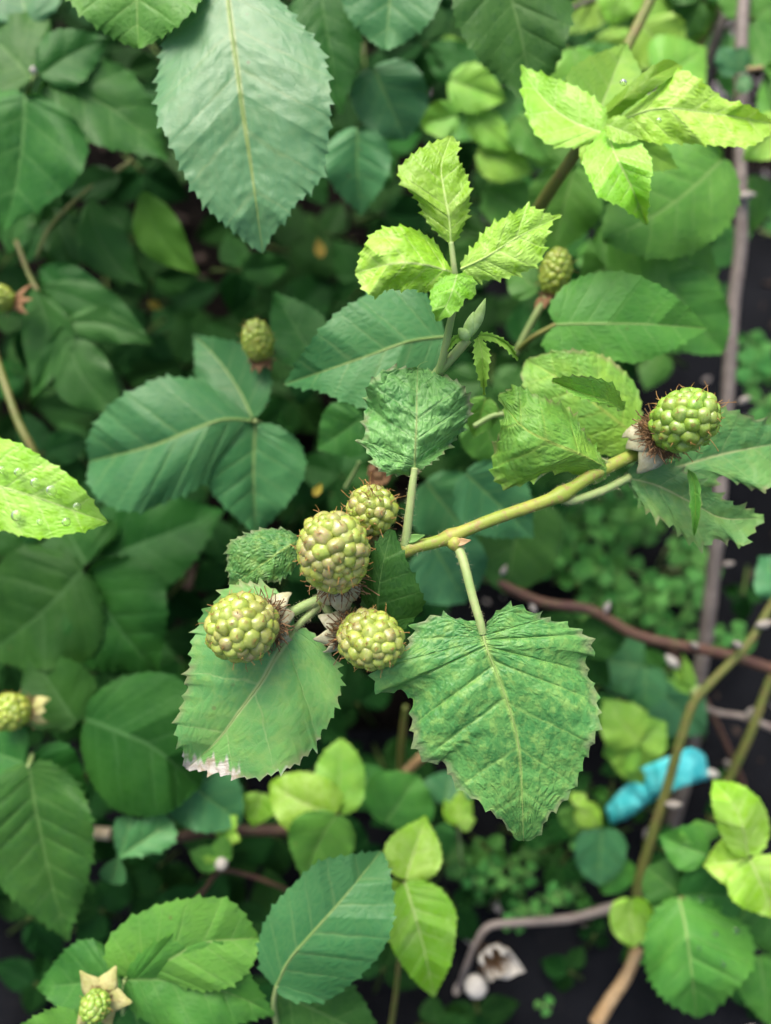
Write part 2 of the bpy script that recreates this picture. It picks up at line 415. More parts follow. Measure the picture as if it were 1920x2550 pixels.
def leaf(parent, mid, d, Lp, Rp, mat, nt=15, tooth=0.045, fold=0.10, curl=0.10, roll=0.0, quilt=0.035, crink=0.0, cfreq=180,
         wave=0.05, dbow=0.0, nv=None, under=False, fine=1, seed=None, bleach=None, rib=None, name='leaf', label=None, exp=2.1):
    """a blade from its midrib (photo px), depth along it, and its two margins from base to tip; real depth, folds and teeth"""
    g = random.Random(seed if seed is not None else int(mid[0][0] * 13 + mid[0][1] * 7 + mid[-1][0]))
    mid = catmull(mid, 60)
    sm = arc_param(mid)
    # teeth: rows sit on every notch and every point
    ts, th = [], []
    edges = np.cumsum([0.0] + [g.uniform(0.75, 1.25) for _ in range(nt)])
    edges /= edges[-1]
    for k in range(nt):
        a, b = edges[k], edges[k + 1]
        h = (1.0 if k % 2 == 0 else 0.55) * g.uniform(0.6, 1.35)
        ap = g.uniform(0.5, 0.72)
        for f, hh in ((0.0, 0.0), (0.55 * ap, 0.34), (ap, 1.0), (0.5 + 0.5 * ap, 0.40)):
            ts.append(a + (b - a) * f); th.append(hh * h)
    ts.append(1.0); th.append(0.0)
    ts, th = np.array(ts), np.array(th)
    if fine > 1:
        t2 = np.interp(np.linspace(0, len(ts) - 1, (len(ts) - 1) * fine + 1), np.arange(len(ts)), ts)
        th = np.interp(t2, ts, th); ts = t2
    vs = VS
    if fine > 1:
        vs = np.interp(np.linspace(0, len(VS) - 1, (len(VS) - 1) * fine + 1), np.arange(len(VS)), VS)
    n = len(ts)
    nv = nv or max(5, nt // 2)
    Lm = np.linalg.norm(mid[-1] - mid[0])
    # side veins leave the rib at a forward slant: find where each margin point's vein starts
    axs = (mid[-1] - mid[0]) / Lm
    fs = []
    for pts in (Lp, Rp):
        o = catmull([tuple(mid[0])] + list(pts) + [tuple(mid[-1])], 160)
        e = sample(o, arc_param(o), ts)
        rel = e - mid[0]
        se = rel @ axs / Lm
        hh = np.abs(rel[:, 0] * axs[1] - rel[:, 1] * axs[0]) / Lm
        fs.append(np.maximum.accumulate(np.clip(se - 0.72 * hh, 0, 1)))
    fm = 0.35 * ts ** 2.1 + 0.65 * 0.5 * (fs[0] + fs[1])
    fm = np.clip(fm - fm[0], 0, None); fm /= fm[-1]
    m2 = sample(mid, sm, fm)
    dm = np.interp(fm, np.linspace(0, 1, len(d)), d)
    sides, teeth = [], []
    for pts in (Lp, Rp):
        o = catmull([tuple(mid[0])] + list(pts) + [tuple(mid[-1])], 160)
        so = arc_param(o)
        e = sample(o, so, ts)
        tg = np.gradient(e, axis=0)
        # smooth tangents so the teeth stand square to the margin
        for _ in range(3):
            tg[1:-1] = (tg[:-2] + 2 * tg[1:-1] + tg[2:]) / 4
        tg /= np.linalg.norm(tg, axis=1)[:, None] + 1e-9
        nr = np.stack((-tg[:, 1], tg[:, 0]), -1)
        outw = np.sign(((e - m2) * nr).sum(1).sum())
        amp = 1.25 * tooth * Lm * np.clip(ts / 0.12, 0.15, 1) * np.clip((1.02 - ts) / 0.1, 0.35, 1)
        e0 = e - nr * outw * (amp * 0.35)[:, None] * np.minimum(1, ts / 0.1)[:, None]
        e1 = e0 + (nr * outw * 0.75 + tg * 0.45) * (th * amp)[:, None]
        for q in (e0, e1):
            q[0] = mid[0]; q[-1] = mid[-1]
        sides.append(e0); teeth.append(e1)
    cols = [(-v, 0) for v in vs[:0:-1]] + [(0.0, None)] + [(v, 1) for v in vs[1:]]
    X, D, UVx, UVy = [], [], [], []
    ph1, ph2 = g.uniform(0, 6.28), g.uniform(0, 6.28)
    off = Vector((g.uniform(0, 50), g.uniform(0, 50), g.uniform(0, 50)))
    hw_all = [np.linalg.norm(s - m2, axis=1) for s in sides]
    hmax = max(h.max() for h in hw_all) * mpp(float(np.mean(d)))
    for v, s in cols:
        a = abs(v)
        if s is None:
            p = m2.copy(); hw = hw_all[0] * 0
        else:
            # veins leave the rib steeply, then sweep forward
            sw = (a ** 0.9)
            p = m2 + (sides[s] - m2) * sw + (teeth[s] - sides[s]) * a ** 7
            hw = hw_all[0] if v < 0 else hw_all[1]
        hwm = hw * mpp(float(np.mean(d)))
        z = dm + roll * v * hmax + (-fold * a + curl * a * a) * hwm
        z = z + dbow * hmax * np.sin(np.pi * fm)
        tw = ts * nv
        tv = tw + 0.12 * np.sin(tw * 2.1 + ph1 + (1.7 if v > 0 else 0)) * np.sin(np.pi * ts)
        bul = (0.55 + 0.45 * np.sin(tw * 0.9 + ph2 + (2 if v > 0 else 0))) * np.abs(np.sin(np.pi * tv)) ** 0.42 * np.sin(np.pi * min(a, 0.97) ** 0.8) ** 0.8
        z = z - 0.5 * quilt * hmax * bul * np.clip(hwm / max(hmax, 1e-9), 0, 1)
        z = z + wave * hmax * a ** 2.5 * (np.sin(ts * 11 + ph1 + (2 if v > 0 else 0)) + 0.6 * np.sin(ts * 23 + ph2)) * np.sin(np.pi * np.clip(ts, 0, 1)) ** 0.5
        X.append(p); D.append(z)
        UVx.append(tv); UVy.append(np.full(n, v))
    X, D = np.array(X), np.array(D)                 # cols x rows
    W = at_arr(X[..., 0], X[..., 1], D)
    if crink > 0:
        view = -(W - CT) / np.linalg.norm(W - CT, axis=-1)[..., None]
        flat = W.reshape(-1, 3)
        cr = np.array([noise.noise(Vector(q) * cfreq + off) + 0.6 * noise.noise(Vector(q) * cfreq * 2.3 + off) for q in flat]).reshape(D.shape)
        W = W + view * (cr * crink)[..., None]
    nc = len(cols)
    V = W.reshape(-1, 3)
    F = []
    c0, c1 = X[0], X[-1]
    area = ((X[-1, n // 2] - X[0, n // 2]) @ np.array((-(mid[-1] - mid[0])[1], (mid[-1] - mid[0])[0])))
    flip = (area < 0) != under
    for i in range(nc - 1):
        for j in range(n - 1):
            q = (i * n + j, (i + 1) * n + j, (i + 1) * n + j + 1, i * n + j + 1)
            F.append(q[::-1] if flip else q)
    base = at(mid[0][0], mid[0][1], d[0])
    ob = mesh_obj(name, V, F, mat, parent, base)
    me = ob.data
    uvl = me.uv_layers.new(name='UVMap')
    li = np.zeros(len(me.loops), int); me.loops.foreach_get('vertex_index', li)
    ux, uy = np.array(UVx).reshape(-1), np.array(UVy).reshape(-1)
    uvl.data.foreach_set('uv', np.stack((ux[li], uy[li]), -1).reshape(-1))
    if bleach is not None:
        T = np.tile(ts, nc); A = uy
        at_ = me.attributes.new('bleach', 'FLOAT', 'POINT')
        at_.data.foreach_set('value', np.clip(bleach(T, A, X[..., 0].reshape(-1), X[..., 1].reshape(-1)), 0, 1))
    if label: ob['label'] = label
    if rib:
        # a raised rib that follows the blade
        mi = nc // 2
        pts = W[mi][:: max(1, n // 40)]
        rad = 0.5 * np.linspace(rib, rib * 0.2, len(pts)) * mpp(float(np.mean(d)))
        tube3(ob, 'midrib', pts - 0.25 * rad[:, None] * (pts - CT) / np.linalg.norm(pts - CT, axis=1)[:, None], rad, M['rib_lime'] if 'lime' in mat.name else M['rib'], sides=6)
    return ob

def outline(base, tip, w, prof, bend=0.0, asym=0.0):
    b, t = np.array(base, float), np.array(tip, float)
    ax = t - b; Ln = np.linalg.norm(ax); ax /= Ln
    nr = np.array((-ax[1], ax[0]))
    def mp(s):
        return b + ax * s * Ln + nr * bend * Ln * 4 * s * (1 - s)
    midl = [tuple(mp(s)) for s in (0, .25, .5, .75, 1.0)]
    Lo = [tuple(mp(s) - nr * w / 2 * k * (1 + asym)) for s, k in prof]
    Ro = [tuple(mp(s) + nr * w / 2 * k * (1 - asym)) for s, k in prof]
    return midl, Lo, Ro

def gleaf(parent, base, tip, w, d0, d1, mat, bend=0.0, asym=0.0, prof=OVATE, **kw):
    midl, Lo, Ro = outline(base, tip, w, prof, bend, asym)
    g = random.Random(int(base[0] * 3 + tip[1] * 5 + w))
    kw.setdefault('dbow', g.uniform(-0.12, 0.05))
    kw.setdefault('roll', g.uniform(-0.12, 0.12))
    kw.setdefault('fold', g.uniform(0.05, 0.18))
    kw.setdefault('curl', g.uniform(0.05, 0.22))
    kw.setdefault('name', 'leaflet')
    if 0.008 < kw.get('tooth', 0.045) < 0.022: kw['tooth'] = 0.024
    kw.setdefault('quilt', 0.06); kw.setdefault('wave', 0.075)
    if mat not in ('fill', 'clover'):
        kw.setdefault('crink', 0.0009); kw.setdefault('cfreq', 55)
    dl = d0 if isinstance(d0, (list, tuple)) else [d0, d1]
    return leaf(parent, midl, dl, Lo, Ro, M[mat] if isinstance(mat, str) else mat, **kw)

# ------------------------------------------------------------------ stems
def tube3(parent, name, pts, rad, mat, sides=10, cap=True, lump=0.0, kind=None, label=None):
    pts = np.asarray(pts, float); rad = np.asarray(rad, float)
    n = len(pts)
    tg = np.gradient(pts, axis=0); tg /= np.linalg.norm(tg, axis=1)[:, None] + 1e-12
    up = np.array((0.3, 0.5, 0.8)); u = np.cross(tg[0], up); u /= np.linalg.norm(u)
    V = []
    g = random.Random(int(abs(pts[0][0]) * 1e5))
    for i in range(n):
        u = u - tg[i] * (u @ tg[i]); u /= np.linalg.norm(u) + 1e-12
        w = np.cross(tg[i], u)
        r = rad[i] * (1 + lump * g.uniform(-1, 1))
        for k in range(sides):
            a = 2 * math.pi * k / sides
            V.append(pts[i] + (u * math.cos(a) + w * math.sin(a)) * r)
    F = []
    for i in range(n - 1):
        for k in range(sides):
            k2 = (k + 1) % sides
            F.append((i * sides + k, i * sides + k2, (i + 1) * sides + k2, (i + 1) * sides + k))
    if cap:
        F.append(tuple(range(sides))[::-1])
        F.append(tuple((n - 1) * sides + k for k in range(sides)))
    o = mesh_obj(name, V, F, mat, parent, pts[0], kind=kind)
    if label: o['label'] = label
    return o

def stem(parent, name, pts, w0, w1, mat, sides=12, lump=0.03, n=None, label=None, nodes=()):
    """pts: (px, py, depth); w0, w1: width in px at the ends"""
    P = catmull(pts, n or max(14, 8 * len(pts)))
    W = at_arr(P[:, 0], P[:, 1], P[:, 2])
    wid = np.linspace(w0, w1, len(P)) / 2 * (WID * P[:, 2] / 1920)
    for nx, ny in nodes:
        wid = wid * (1 + 0.38 * np.exp(-((P[:, 0] - nx) ** 2 + (P[:, 1] - ny) ** 2) / 420.0))
    return tube3(parent, name, W, wid, M[mat], sides, True, lump, label=label)

def fuzz(parent, o, n, length, r0, mat, seed=1):
    """short downy hairs standing on a stem"""
    g = random.Random(seed)
    me = o.data; w0 = wloc(o)
    it = []
    for _ in range(n):
        f = me.polygons[g.randrange(len(me.polygons))]
        if len(f.vertices) > 4: continue
        vs_ = [me.vertices[i].co for i in f.vertices]
        a, b = g.random(), g.random()
        p = vs_[0].lerp(vs_[1], a).lerp(vs_[3].lerp(vs_[2], a), b) + w0
        nr = f.normal + 0.5 * Vector((g.uniform(-1, 1), g.uniform(-1, 1), g.uniform(-1, 1)))
        it.append((p, nr, length * g.uniform(.5, 1.3), 0.3 * Vector((g.uniform(-1, 1), g.uniform(-1, 1), g.uniform(-1, 1)))))
    return strands(parent, 'hairs', it, mat, r0)

def blob(parent, name, px, py, d, axis, length, width, mat, sharp=1.0, label=None):
    """a bud: pointed ovoid standing at a point, length and width in metres"""
    a = Vector(axis).normalized()
    u = a.orthogonal().normalized(); w = a.cross(u)
    p = at(px, py, d)
    V, F = [], []
    rings, sides = 9, 10
    for i in range(rings):
        s = i / (rings - 1)
        r = width / 2 * (math.sin(math.pi * min(1, s * 0.92 + 0.06)) ** sharp) * (1.0 if s < 0.5 else 1 - 0.3 * (s - 0.5))
        for k in range(sides):
            t = 2 * math.pi * k / sides
            V.append(p + a * (s * length) + (u * math.cos(t) + w * math.sin(t)) * r)
    for i in range(rings - 1):
        for k in range(sides):
            k2 = (k + 1) % sides
            F.append((i * sides + k, i * sides + k2, (i + 1) * sides + k2, (i + 1) * sides + k))
    F.append(tuple(range(sides))[::-1]); F.append(tuple((rings - 1) * sides + k for k in range(sides)))
    o = mesh_obj(name, [tuple(v) for v in V], F, M[mat], parent, p)
    if label: o['label'] = label
    return o

def sepal(parent, base, dirv, nrm, length, width, mat, bend=0.6, cup=0.25, name='sepal'):
    """a pointed, curved blade: grows along dirv, its face towards nrm, bending to nrm by bend radians"""
    d = Vector(dirv).normalized(); nn = (Vector(nrm) - d * Vector(nrm).dot(d)).normalized()
    s_ = d.cross(nn)
    V, F = [], []
    nu, nv_ = 12, 7
    p = Vector(base)
    g = random.Random(int(abs(p.x) * 1e6))
    tw = g.uniform(-0.5, 0.5)
    for i in range(nu):
        t = i / (nu - 1)
        ang = bend * t * 1.6
        cd = d * math.cos(ang) + nn * math.sin(ang)
        cn = nn * math.cos(ang) - d * math.sin(ang)
        if i: p = p + cd * (length / (nu - 1))
        w = width / 2 * (0.55 + 0.45 * math.sin(math.pi * min(1, t + 0.22))) * (1 - t ** 3.0) ** 0.8 + width * 0.015
        sx = s_ * math.cos(tw * t) + cn * math.sin(tw * t)
        for j in range(nv_):
            v = j / (nv_ - 1) * 2 - 1
            V.append(p + sx * (v * w) + cn * (cup * w * v * v + 0.04 * w * math.sin(7 * v + 5 * t)))
    for i in range(nu - 1):
        for j in range(nv_ - 1):
            F.append((i * nv_ + j, i * nv_ + j + 1, (i + 1) * nv_ + j + 1, (i + 1) * nv_ + j))
    o = mesh_obj(name, [tuple(v) for v in V], F, mat, parent, base)
    md = o.modifiers.new('thickness', 'SOLIDIFY'); md.thickness = 0.00035; md.offset = 0
    return o

def strands(parent, name, items, mat, r0=0.00016):
    """many fine curved threads: items = (point, direction, length, curl vector)"""
    V, F = [], []
    for p, d, ln, cv in items:
        p, d, cv = Vector(p), Vector(d).normalized(), Vector(cv)
        u = d.orthogonal().normalized(); w = d.cross(u)
        b = len(V); k = 5
        for i in range(k):
            t = i / (k - 1)
            q = p + d * (ln * t) + cv * (ln * t * t)
            r = r0 * (1 - 0.45 * t)
            if i == k - 1: r = r0 * 0.9
            for s in range(4):
                a = math.pi / 2 * s
                V.append(q + (u * math.cos(a) + w * math.sin(a)) * r)
        for i in range(k - 1):
            for s in range(4):
                s2 = (s + 1) % 4
                F.append((b + i * 4 + s, b + i * 4 + s2, b + i * 4 + 4 + s2, b + i * 4 + 4 + s))
    return mesh_obj(name, [tuple(v) for v in V], F, mat, parent, items[0][0], kind='stuff')

# ------------------------------------------------------------------ berries
def drupe_mesh(i):
    g = random.Random(100 + i)
    V, F = [], []
    ns, nr = 16, 11
    sx, sy = g.uniform(0.94, 1.08), g.uniform(0.94, 1.08)
    off = Vector((g.uniform(0, 9), g.uniform(0, 9), g.uniform(0, 9)))
    for r in range(nr):
        ph = math.pi * r / (nr - 1)
        for s in range(ns):
            a = 2 * math.pi * s / ns
            x, y, z = math.sin(ph) * math.cos(a), math.sin(ph) * math.sin(a), math.cos(ph)
            q = Vector((x, y, z))
            f = 1 + 0.10 * noise.noise(q * 1.3 + off)
            # crowded fruit: shoulders go squarish
            sq = 1 / max(abs(math.cos(a)) ** 4 + abs(math.sin(a)) ** 4, 1e-6) ** 0.25
            f2 = 1 + 0.6 * (sq - 1)
            z2 = z * (0.98 if z > 0 else 0.8)
            if z > 0.97: z2 -= 0.03
            V.append((x * f * f2 * sx, y * f * f2 * sy, z2 * f))
    for r in range(nr - 1):
        for s in range(ns):
            s2 = (s + 1) % ns
            F.append((r * ns + s, (r + 1) * ns + s, (r + 1) * ns + s2, r * ns + s2))
    return V, F

DRUPES = {}
def drupe_data(i, mat):
    key = (i, mat)
    if key not in DRUPES:
        V, F = drupe_mesh(i)
        me = bpy.data.meshes.new('drupelet')
        me.from_pydata(V, [], F)
        me.polygons.foreach_set('use_smooth', [True] * len(me.polygons))
        me.materials.append(M[mat])
        DRUPES[key] = me
    return DRUPES[key]

def berry(name, label, px, py, d, axis, wpx, hpx, n, mat='drupe', seed=1, sepals=(), stamens=60, style_share=0.45, sep_w=0.62, sep_mat='sepal',
          style_len=0.0017, group=None, tuft=0, sepal_len=0.009, sepal_bend=0.9, sepal_ang=-0.2, stalk=None):
    g = random.Random(seed)
    ax = cdir(*axis)
    u = ax.orthogonal().normalized()
    u = (cdir(0, 0, 1) - ax * cdir(0, 0, 1).dot(ax))
    u = u.normalized() if u.length > 0.05 else ax.orthogonal().normalized()
    w = ax.cross(u)
    Cn = at(px, py, d)
    b = wpx / 2 * mpp(d); a = hpx / 2 * mpp(d)
    root = thing(name, label, 'berry', Cn - ax * a, group)
    # points spread over the fruit, pushed apart until even
    P = []
    for i in range(n):
        z = 1 - 1.86 * (i + 0.5) / n
        t = i * 2.399963 + g.uniform(-.25, .25)
        r = math.sqrt(max(0, 1 - z * z))
        P.append((r * math.cos(t), r * math.sin(t), z))
    P = np.array(P) + np.random.RandomState(seed).normal(0, 0.05, (n, 3))
    wgt = np.random.RandomState(seed + 1).uniform(0.6, 1.42, n)
    S = np.array((b, b, a)) * 0.84
    for it in range(40):
        P /= np.linalg.norm(P, axis=1)[:, None]
        Q = P * S
        df = Q[:, None] - Q[None]
        ds = np.linalg.norm(df, axis=2) + np.eye(n)
        tgt = 0.5 * (wgt[:, None] + wgt[None]) * math.sqrt(4 * math.pi * (b * 0.84) ** 1.33 * (a * .84) ** .67 * 0.93 / n) * 1.05
        push = np.clip(tgt - ds, 0, None) / ds
        np.fill_diagonal(push, 0)
        Q = Q + 0.35 * (df * push[..., None]).sum(1)
        P = Q / S
        P /= np.linalg.norm(P, axis=1)[:, None]
        low = P[:, 2] < -0.86
        P[low, 2] = -0.86
    P /= np.linalg.norm(P, axis=1)[:, None]
    Q = P * S
    B = np.array((u, w, ax)).T
    ds = np.linalg.norm(Q[:, None] - Q[None], axis=2) + np.eye(n) * 9
    near = np.sort(ds, axis=1)[:, :4].mean(1)
    # fleshy core
    V, F = [], []
    for r in range(11):
        ph = math.pi * r / 10
        for s in range(16):
            t = 2 * math.pi * s / 16
            V.append(tuple(np.array(Cn) + B @ (np.array((math.sin(ph) * math.cos(t), math.sin(ph) * math.sin(t), math.cos(ph))) * S * 0.93)))
    for r in range(10):
        for s in range(16):
            F.append((r * 16 + s, (r + 1) * 16 + s, (r + 1) * 16 + (s + 1) % 16, r * 16 + (s + 1) % 16))
    mesh_obj('receptacle', V, F, M[mat], root, Cn)
    st = []
    for i in range(n):
        nrm = Vector(B @ (P[i] / S)).normalized()
        rr = near[i] * 0.66 * g.uniform(0.95, 1.06)
        c = Cn + Vector(B @ Q[i]) - nrm * rr * 0.22
        o = bpy.data.objects.new('drupelet', drupe_data(g.randrange(6), mat))
        link(o, root, c)
        o.rotation_mode = 'QUATERNION'
        o.rotation_quaternion = nrm.to_track_quat('Z', 'Y') @ Quaternion((0, 0, 1), g.uniform(0, 6.28)) 
        q_ = g.uniform(0.9, 1.1)
        o.scale = (rr * q_, rr / q_, rr * g.uniform(0.86, 1.05))
        if b > 0.006 and g.random() < 0.75:
            st.append((c + nrm * rr * 0.93, nrm + 0.5 * Vector((g.uniform(-1, 1), g.uniform(-1, 1), g.uniform(-1, 1))), 0.0008, 0.9 * Vector((g.uniform(-1, 1), g.uniform(-1, 1), g.uniform(-1, 1)))))
        if g.random() < style_share:
            dv = (nrm + 0.35 * Vector((g.uniform(-1, 1), g.uniform(-1, 1), g.uniform(-1, 1)))).normalized()
            st.append((c + nrm * rr * 0.93, dv, style_len * g.uniform(0.5, 1.25), 0.7 * Vector((g.uniform(-1, 1), g.uniform(-1, 1), g.uniform(-1, 1)))))
    for i in range(tuft):
        nrm = (ax + 0.45 * Vector((g.uniform(-1, 1), g.uniform(-1, 1), g.uniform(-1, 1)))).normalized()
        c = Cn + ax * a * 0.9 + 0.25 * b * Vector((g.uniform(-1, 1), g.uniform(-1, 1), g.uniform(-1, 1)))
        st.append((c, nrm, style_len * g.uniform(0.8, 1.5), 0.9 * Vector((g.uniform(-1, 1), g.uniform(-1, 1), g.uniform(-1, 1)))))
    if st: strands(root, 'styles', st, M['style'], 0.00013 if b > 0.006 else 0.0001)
    # withered stamens ring the base
    bs = Cn - ax * a * 0.80
    it = []
    for i in range(stamens):
        t = g.uniform(0, 6.283)
        rad = u * math.cos(t) + w * math.sin(t)
        it.append((bs + rad * b * g.uniform(0.35, 0.62) - ax * a * g.uniform(0, 0.18), rad * 1.0 + ax * g.uniform(-0.5, 0.35),
                   b * g.uniform(0.14, 0.32), 0.9 * Vector((g.uniform(-1, 1), g.uniform(-1, 1), g.uniform(-1, 1)))))
    if it: strands(root, 'stamens', it, M['dry'], 0.00022)
    # sepals, each at its angle about the axis
    for sp in sepals:
        an = sp[0]; ln = sp[1] if len(sp) > 1 else sepal_len; bd = sp[2] if len(sp) > 2 else sepal_bend
        t = R(an)
        # angle measured in the picture: 0 right, 90 up
        pd = cdir(math.cos(t), math.sin(t), 0)
        rad = (pd - ax * pd.dot(ax)).normalized()
        sepal(root, bs + rad * b * 0.32 - ax * a * 0.14, rad + ax * sepal_ang, -ax, ln, b * sep_w, M[sep_mat], bend=bd)
    return root

# ================================================================== ground
def ground_mat():
    k = NT('dark_soil')
    tc = k.node('ShaderNodeTexCoord'); P = tc.outputs['Object']
    n1 = k.noise(P, 9, 6, 0.65); n2 = k.noise(P, 90, 5, 0.7)
    col = k.mix(k.rng(n1, 0.35, 0.65), (0.004, 0.004, 0.0035), (0.010, 0.008, 0.007))
    col = k.mix(k.rng(n2, 0.55, 0.75), col, (0.03, 0.023, 0.018))
    return k.done(k.principled(col, 0.95, 0.03, k.bump(k.math('ADD', n1, n2), 0.006)))
def sheet_mat():
    k = NT('black_ground_sheet')
    tc = k.node('ShaderNodeTexCoord'); P = tc.outputs['Object']
    n1 = k.noise(P, 14, 4, 0.6); n2 = k.noise(P, 220, 3, 0.6)
    col = k.mix(k.rng(n1, 0.3, 0.7), (0.004, 0.0046, 0.006), (0.010, 0.011, 0.014))
    col = k.mix(k.math('MULTIPLY', k.rng(n2, 0.6, 0.75), 0.4), col, (0.03, 0.028, 0.028))
    w = k.node('ShaderNodeTexWave', wave_type='BANDS'); k.put(w.inputs['Vector'], P)
    w.inputs['Scale'].default_value = 180
    return k.done(k.principled(col, 0.8, 0.06, k.bump(k.math('ADD', n2, k.math('MULTIPLY', w.outputs[0], 0.5)), 0.0006)))

def sheet(name, x0, x1, y0, y1, z, nx, ny, mat, amp, freq, hole=None):
    V, F = [], []
    for j in range(ny + 1):
        for i in range(nx + 1):
            x = x0 + (x1 - x0) * i / nx; y = y0 + (y1 - y0) * j / ny
            h = amp * noise.noise(Vector((x * freq, y * freq, 3.1))) + amp * 0.4 * noise.noise(Vector((x * freq * 3, y * freq * 3, 7.7)))
            V.append((x, y, z + h))
    for j in range(ny):
        for i in range(nx):
            a = j * (nx + 1) + i
            F.append((a, a + 1, a + nx + 2, a + nx + 1))
    o = mesh_obj(name, V, F, mat, None, (0, 0, 0))
    o['kind'] = 'structure'
    return o
sheet('ground', -30, 30, -30, 30, -0.012, 120, 120, ground_mat(), 0.0, 1)
soil = sheet('soil_bed', -0.9, 0.9, -0.6, 1.6, 0.0, 110, 130, ground_mat(), 0.010, 9)
tag(soil, kind='structure')
# the black sheet covers the bed on the near and right hand side
gs = sheet('black_ground_cover', 0.03, 0.95, -0.62, 0.52, 0.014, 60, 70, sheet_mat(), 0.008, 6)
gs2 = sheet('black_ground_cover', -0.6, 0.03, -0.62, 0.055, 0.0145, 50, 50, sheet_mat(), 0.008, 6)

# leaf litter and grit on the soil and the sheet
def litter(name, n, cx, cy, sx, sy, col_a, col_b, seed, smin, smax, z):
    g = random.Random(seed)
    V, F = [], []
    for i in range(n):
        p = Vector((cx + g.gauss(0, sx), cy + g.gauss(0, sy), z + g.uniform(0, 0.006)))
        q = Quaternion(Vector((g.uniform(-1, 1), g.uniform(-1, 1), g.uniform(-1, 1))).normalized(), g.uniform(0, 0.9)) @ Quaternion((0, 0, 1), g.uniform(0, 6.28))
        L = g.uniform(smin, smax); W = L * g.uniform(0.15, 0.6); T = L * g.uniform(0.05, 0.3)
        b = len(V)
        for zz in (-1, 1):
            for k in range(6):
                a = k * math.pi / 3 + g.uniform(-.2, .2)
                V.append(p + q @ Vector((math.cos(a) * L / 2, math.sin(a) * W / 2, zz * T / 2 + 0.2 * L * math.cos(a) ** 2)))
        F.append(tuple(b + k for k in range(5, -1, -1))); F.append(tuple(b + 6 + k for k in range(6)))
        for k in range(6):
            F.append((b + k, b + (k + 1) % 6, b + 6 + (k + 1) % 6, b + 6 + k))
    o = mesh_obj(name, [tuple(v) for v in V], F, plain_mat(name + '_surface', col_a, col_b, 60, 0.75, 0.25, 0.0005), None, (0, 0, 0), smooth=False)
    return o
o = litter('leaf_litter', 900, -0.05, 0.25, 0.35, 0.35, (0.03, 0.020, 0.014), (0.07, 0.048, 0.034), 3, 0.004, 0.022, 0.006)
tag(o, 'dry brown leaf litter and twigs scattered over the dark soil', 'litter', kind='stuff')
o = litter('gravel', 420, 0.20, 0.68, 0.16, 0.10, (0.14, 0.13, 0.14), (0.30, 0.28, 0.30), 5, 0.008, 0.03, 0.008)
tag(o, 'greyish pebbles and chips beyond the plants at the top', 'gravel', kind='stuff')
o = litter('debris', 130, 0.16, 0.1, 0.13, 0.14, (0.30, 0.27, 0.25), (0.42, 0.38, 0.36), 9, 0.002, 0.009, 0.022)
tag(o, 'pale bits of debris lying on the black sheet', 'debris', kind='stuff')

# ================================================================== the fruiting shoot in focus
FS = thing('fruiting_stem', 'hairy yellow-green fruiting bramble stem crossing the middle, with mottled toothed leaves', 'bramble stem', at(1640, 1100, 0.238))
stem(FS, 'stem', [(1660, 1095, .243), (1590, 1127, .238), (1480, 1180, .234), (1388, 1236, .231), (1220, 1296, .228), (1100, 1345, .228), (1005, 1370, .230),
                  (900, 1420, .233), (830, 1475, .234), (790, 1500, .233)], 33, 30, 'stem', sides=14, n=110, lump=.015, nodes=((1010, 1368), (1122, 1336), (1400, 1230), (830, 1475)))
stem(FS, 'peduncle', [(800, 1492, .233), (760, 1508, .232), (712, 1532, .230), (670, 1552, .228)], 27, 22, 'petiole')
stem(FS, 'peduncle', [(800, 1490, .233), (830, 1440, .234), (860, 1390, .234), (890, 1350, .233), (915, 1310, .231)], 22, 16, 'petiole')
stem(FS, 'peduncle', [(805, 1500, .233), (840, 1560, .234), (870, 1590, .230)], 22, 18, 'petiole')
stem(FS, 'peduncle', [(795, 1500, .233), (812, 1470, .232), (826, 1440, .229)], 24, 20, 'petiole')
# leaf hanging at the lower right, the largest in focus
stem(FS, 'petiole', [(1116, 1322, .2285), (1134, 1350, .2275), (1146, 1376, .226), (1158, 1412, .224), (1178, 1490, .222), (1196, 1550, .221), (1202, 1580, .221)], 27, 20, 'petiole')
blob(FS, 'node', 1124, 1334, .2268, cdir(.45, -1, .1), 0.0052, 0.0046, 'stem', .7)
sepal(FS, at(1138, 1352, .2252), cdir(1, 0.15, .1), cdir(0, .3, 1), 0.0042, 0.0022, M['wood'], 0.2, name='stipule')
leaf(FS, [(1201, 1576), (1215, 1623), (1241, 1687), (1274, 1783), (1295, 1888), (1304, 2096)], [.221, .2195, .2205, .2215, .224, .230],
     [(1186, 1552), (1148, 1541), (1085, 1527), (1035, 1556), (1003, 1612), (938, 1665), (927, 1707), (946, 1731), (989, 1722), (1022, 1745), (1020, 1791), (1030, 1859),
      (1058, 1903), (1100, 1903), (1119, 1938), (1144, 1972), (1182, 1995), (1224, 2030), (1262, 2062), (1280, 2090)],
     [(1211, 1562), (1228, 1531), (1257, 1508), (1299, 1503), (1330, 1526), (1362, 1535), (1409, 1552), (1451, 1569), (1484, 1619), (1462, 1648), (1474, 1691), (1488, 1713), (1495, 1766),
      (1496, 1800), (1482, 1850), (1459, 1896), (1444, 1938), (1417, 1989), (1373, 2033), (1350, 2073), (1329, 2092)],
     M['hero'], nt=24, tooth=0.034, fold=0.13, curl=0.20, quilt=0.10, crink=0.0008, cfreq=110, wave=0.07, nv=9, fine=3, rib=9, exp=2.5,
     label='mottled leaf with puckered surface hanging at the lower right')
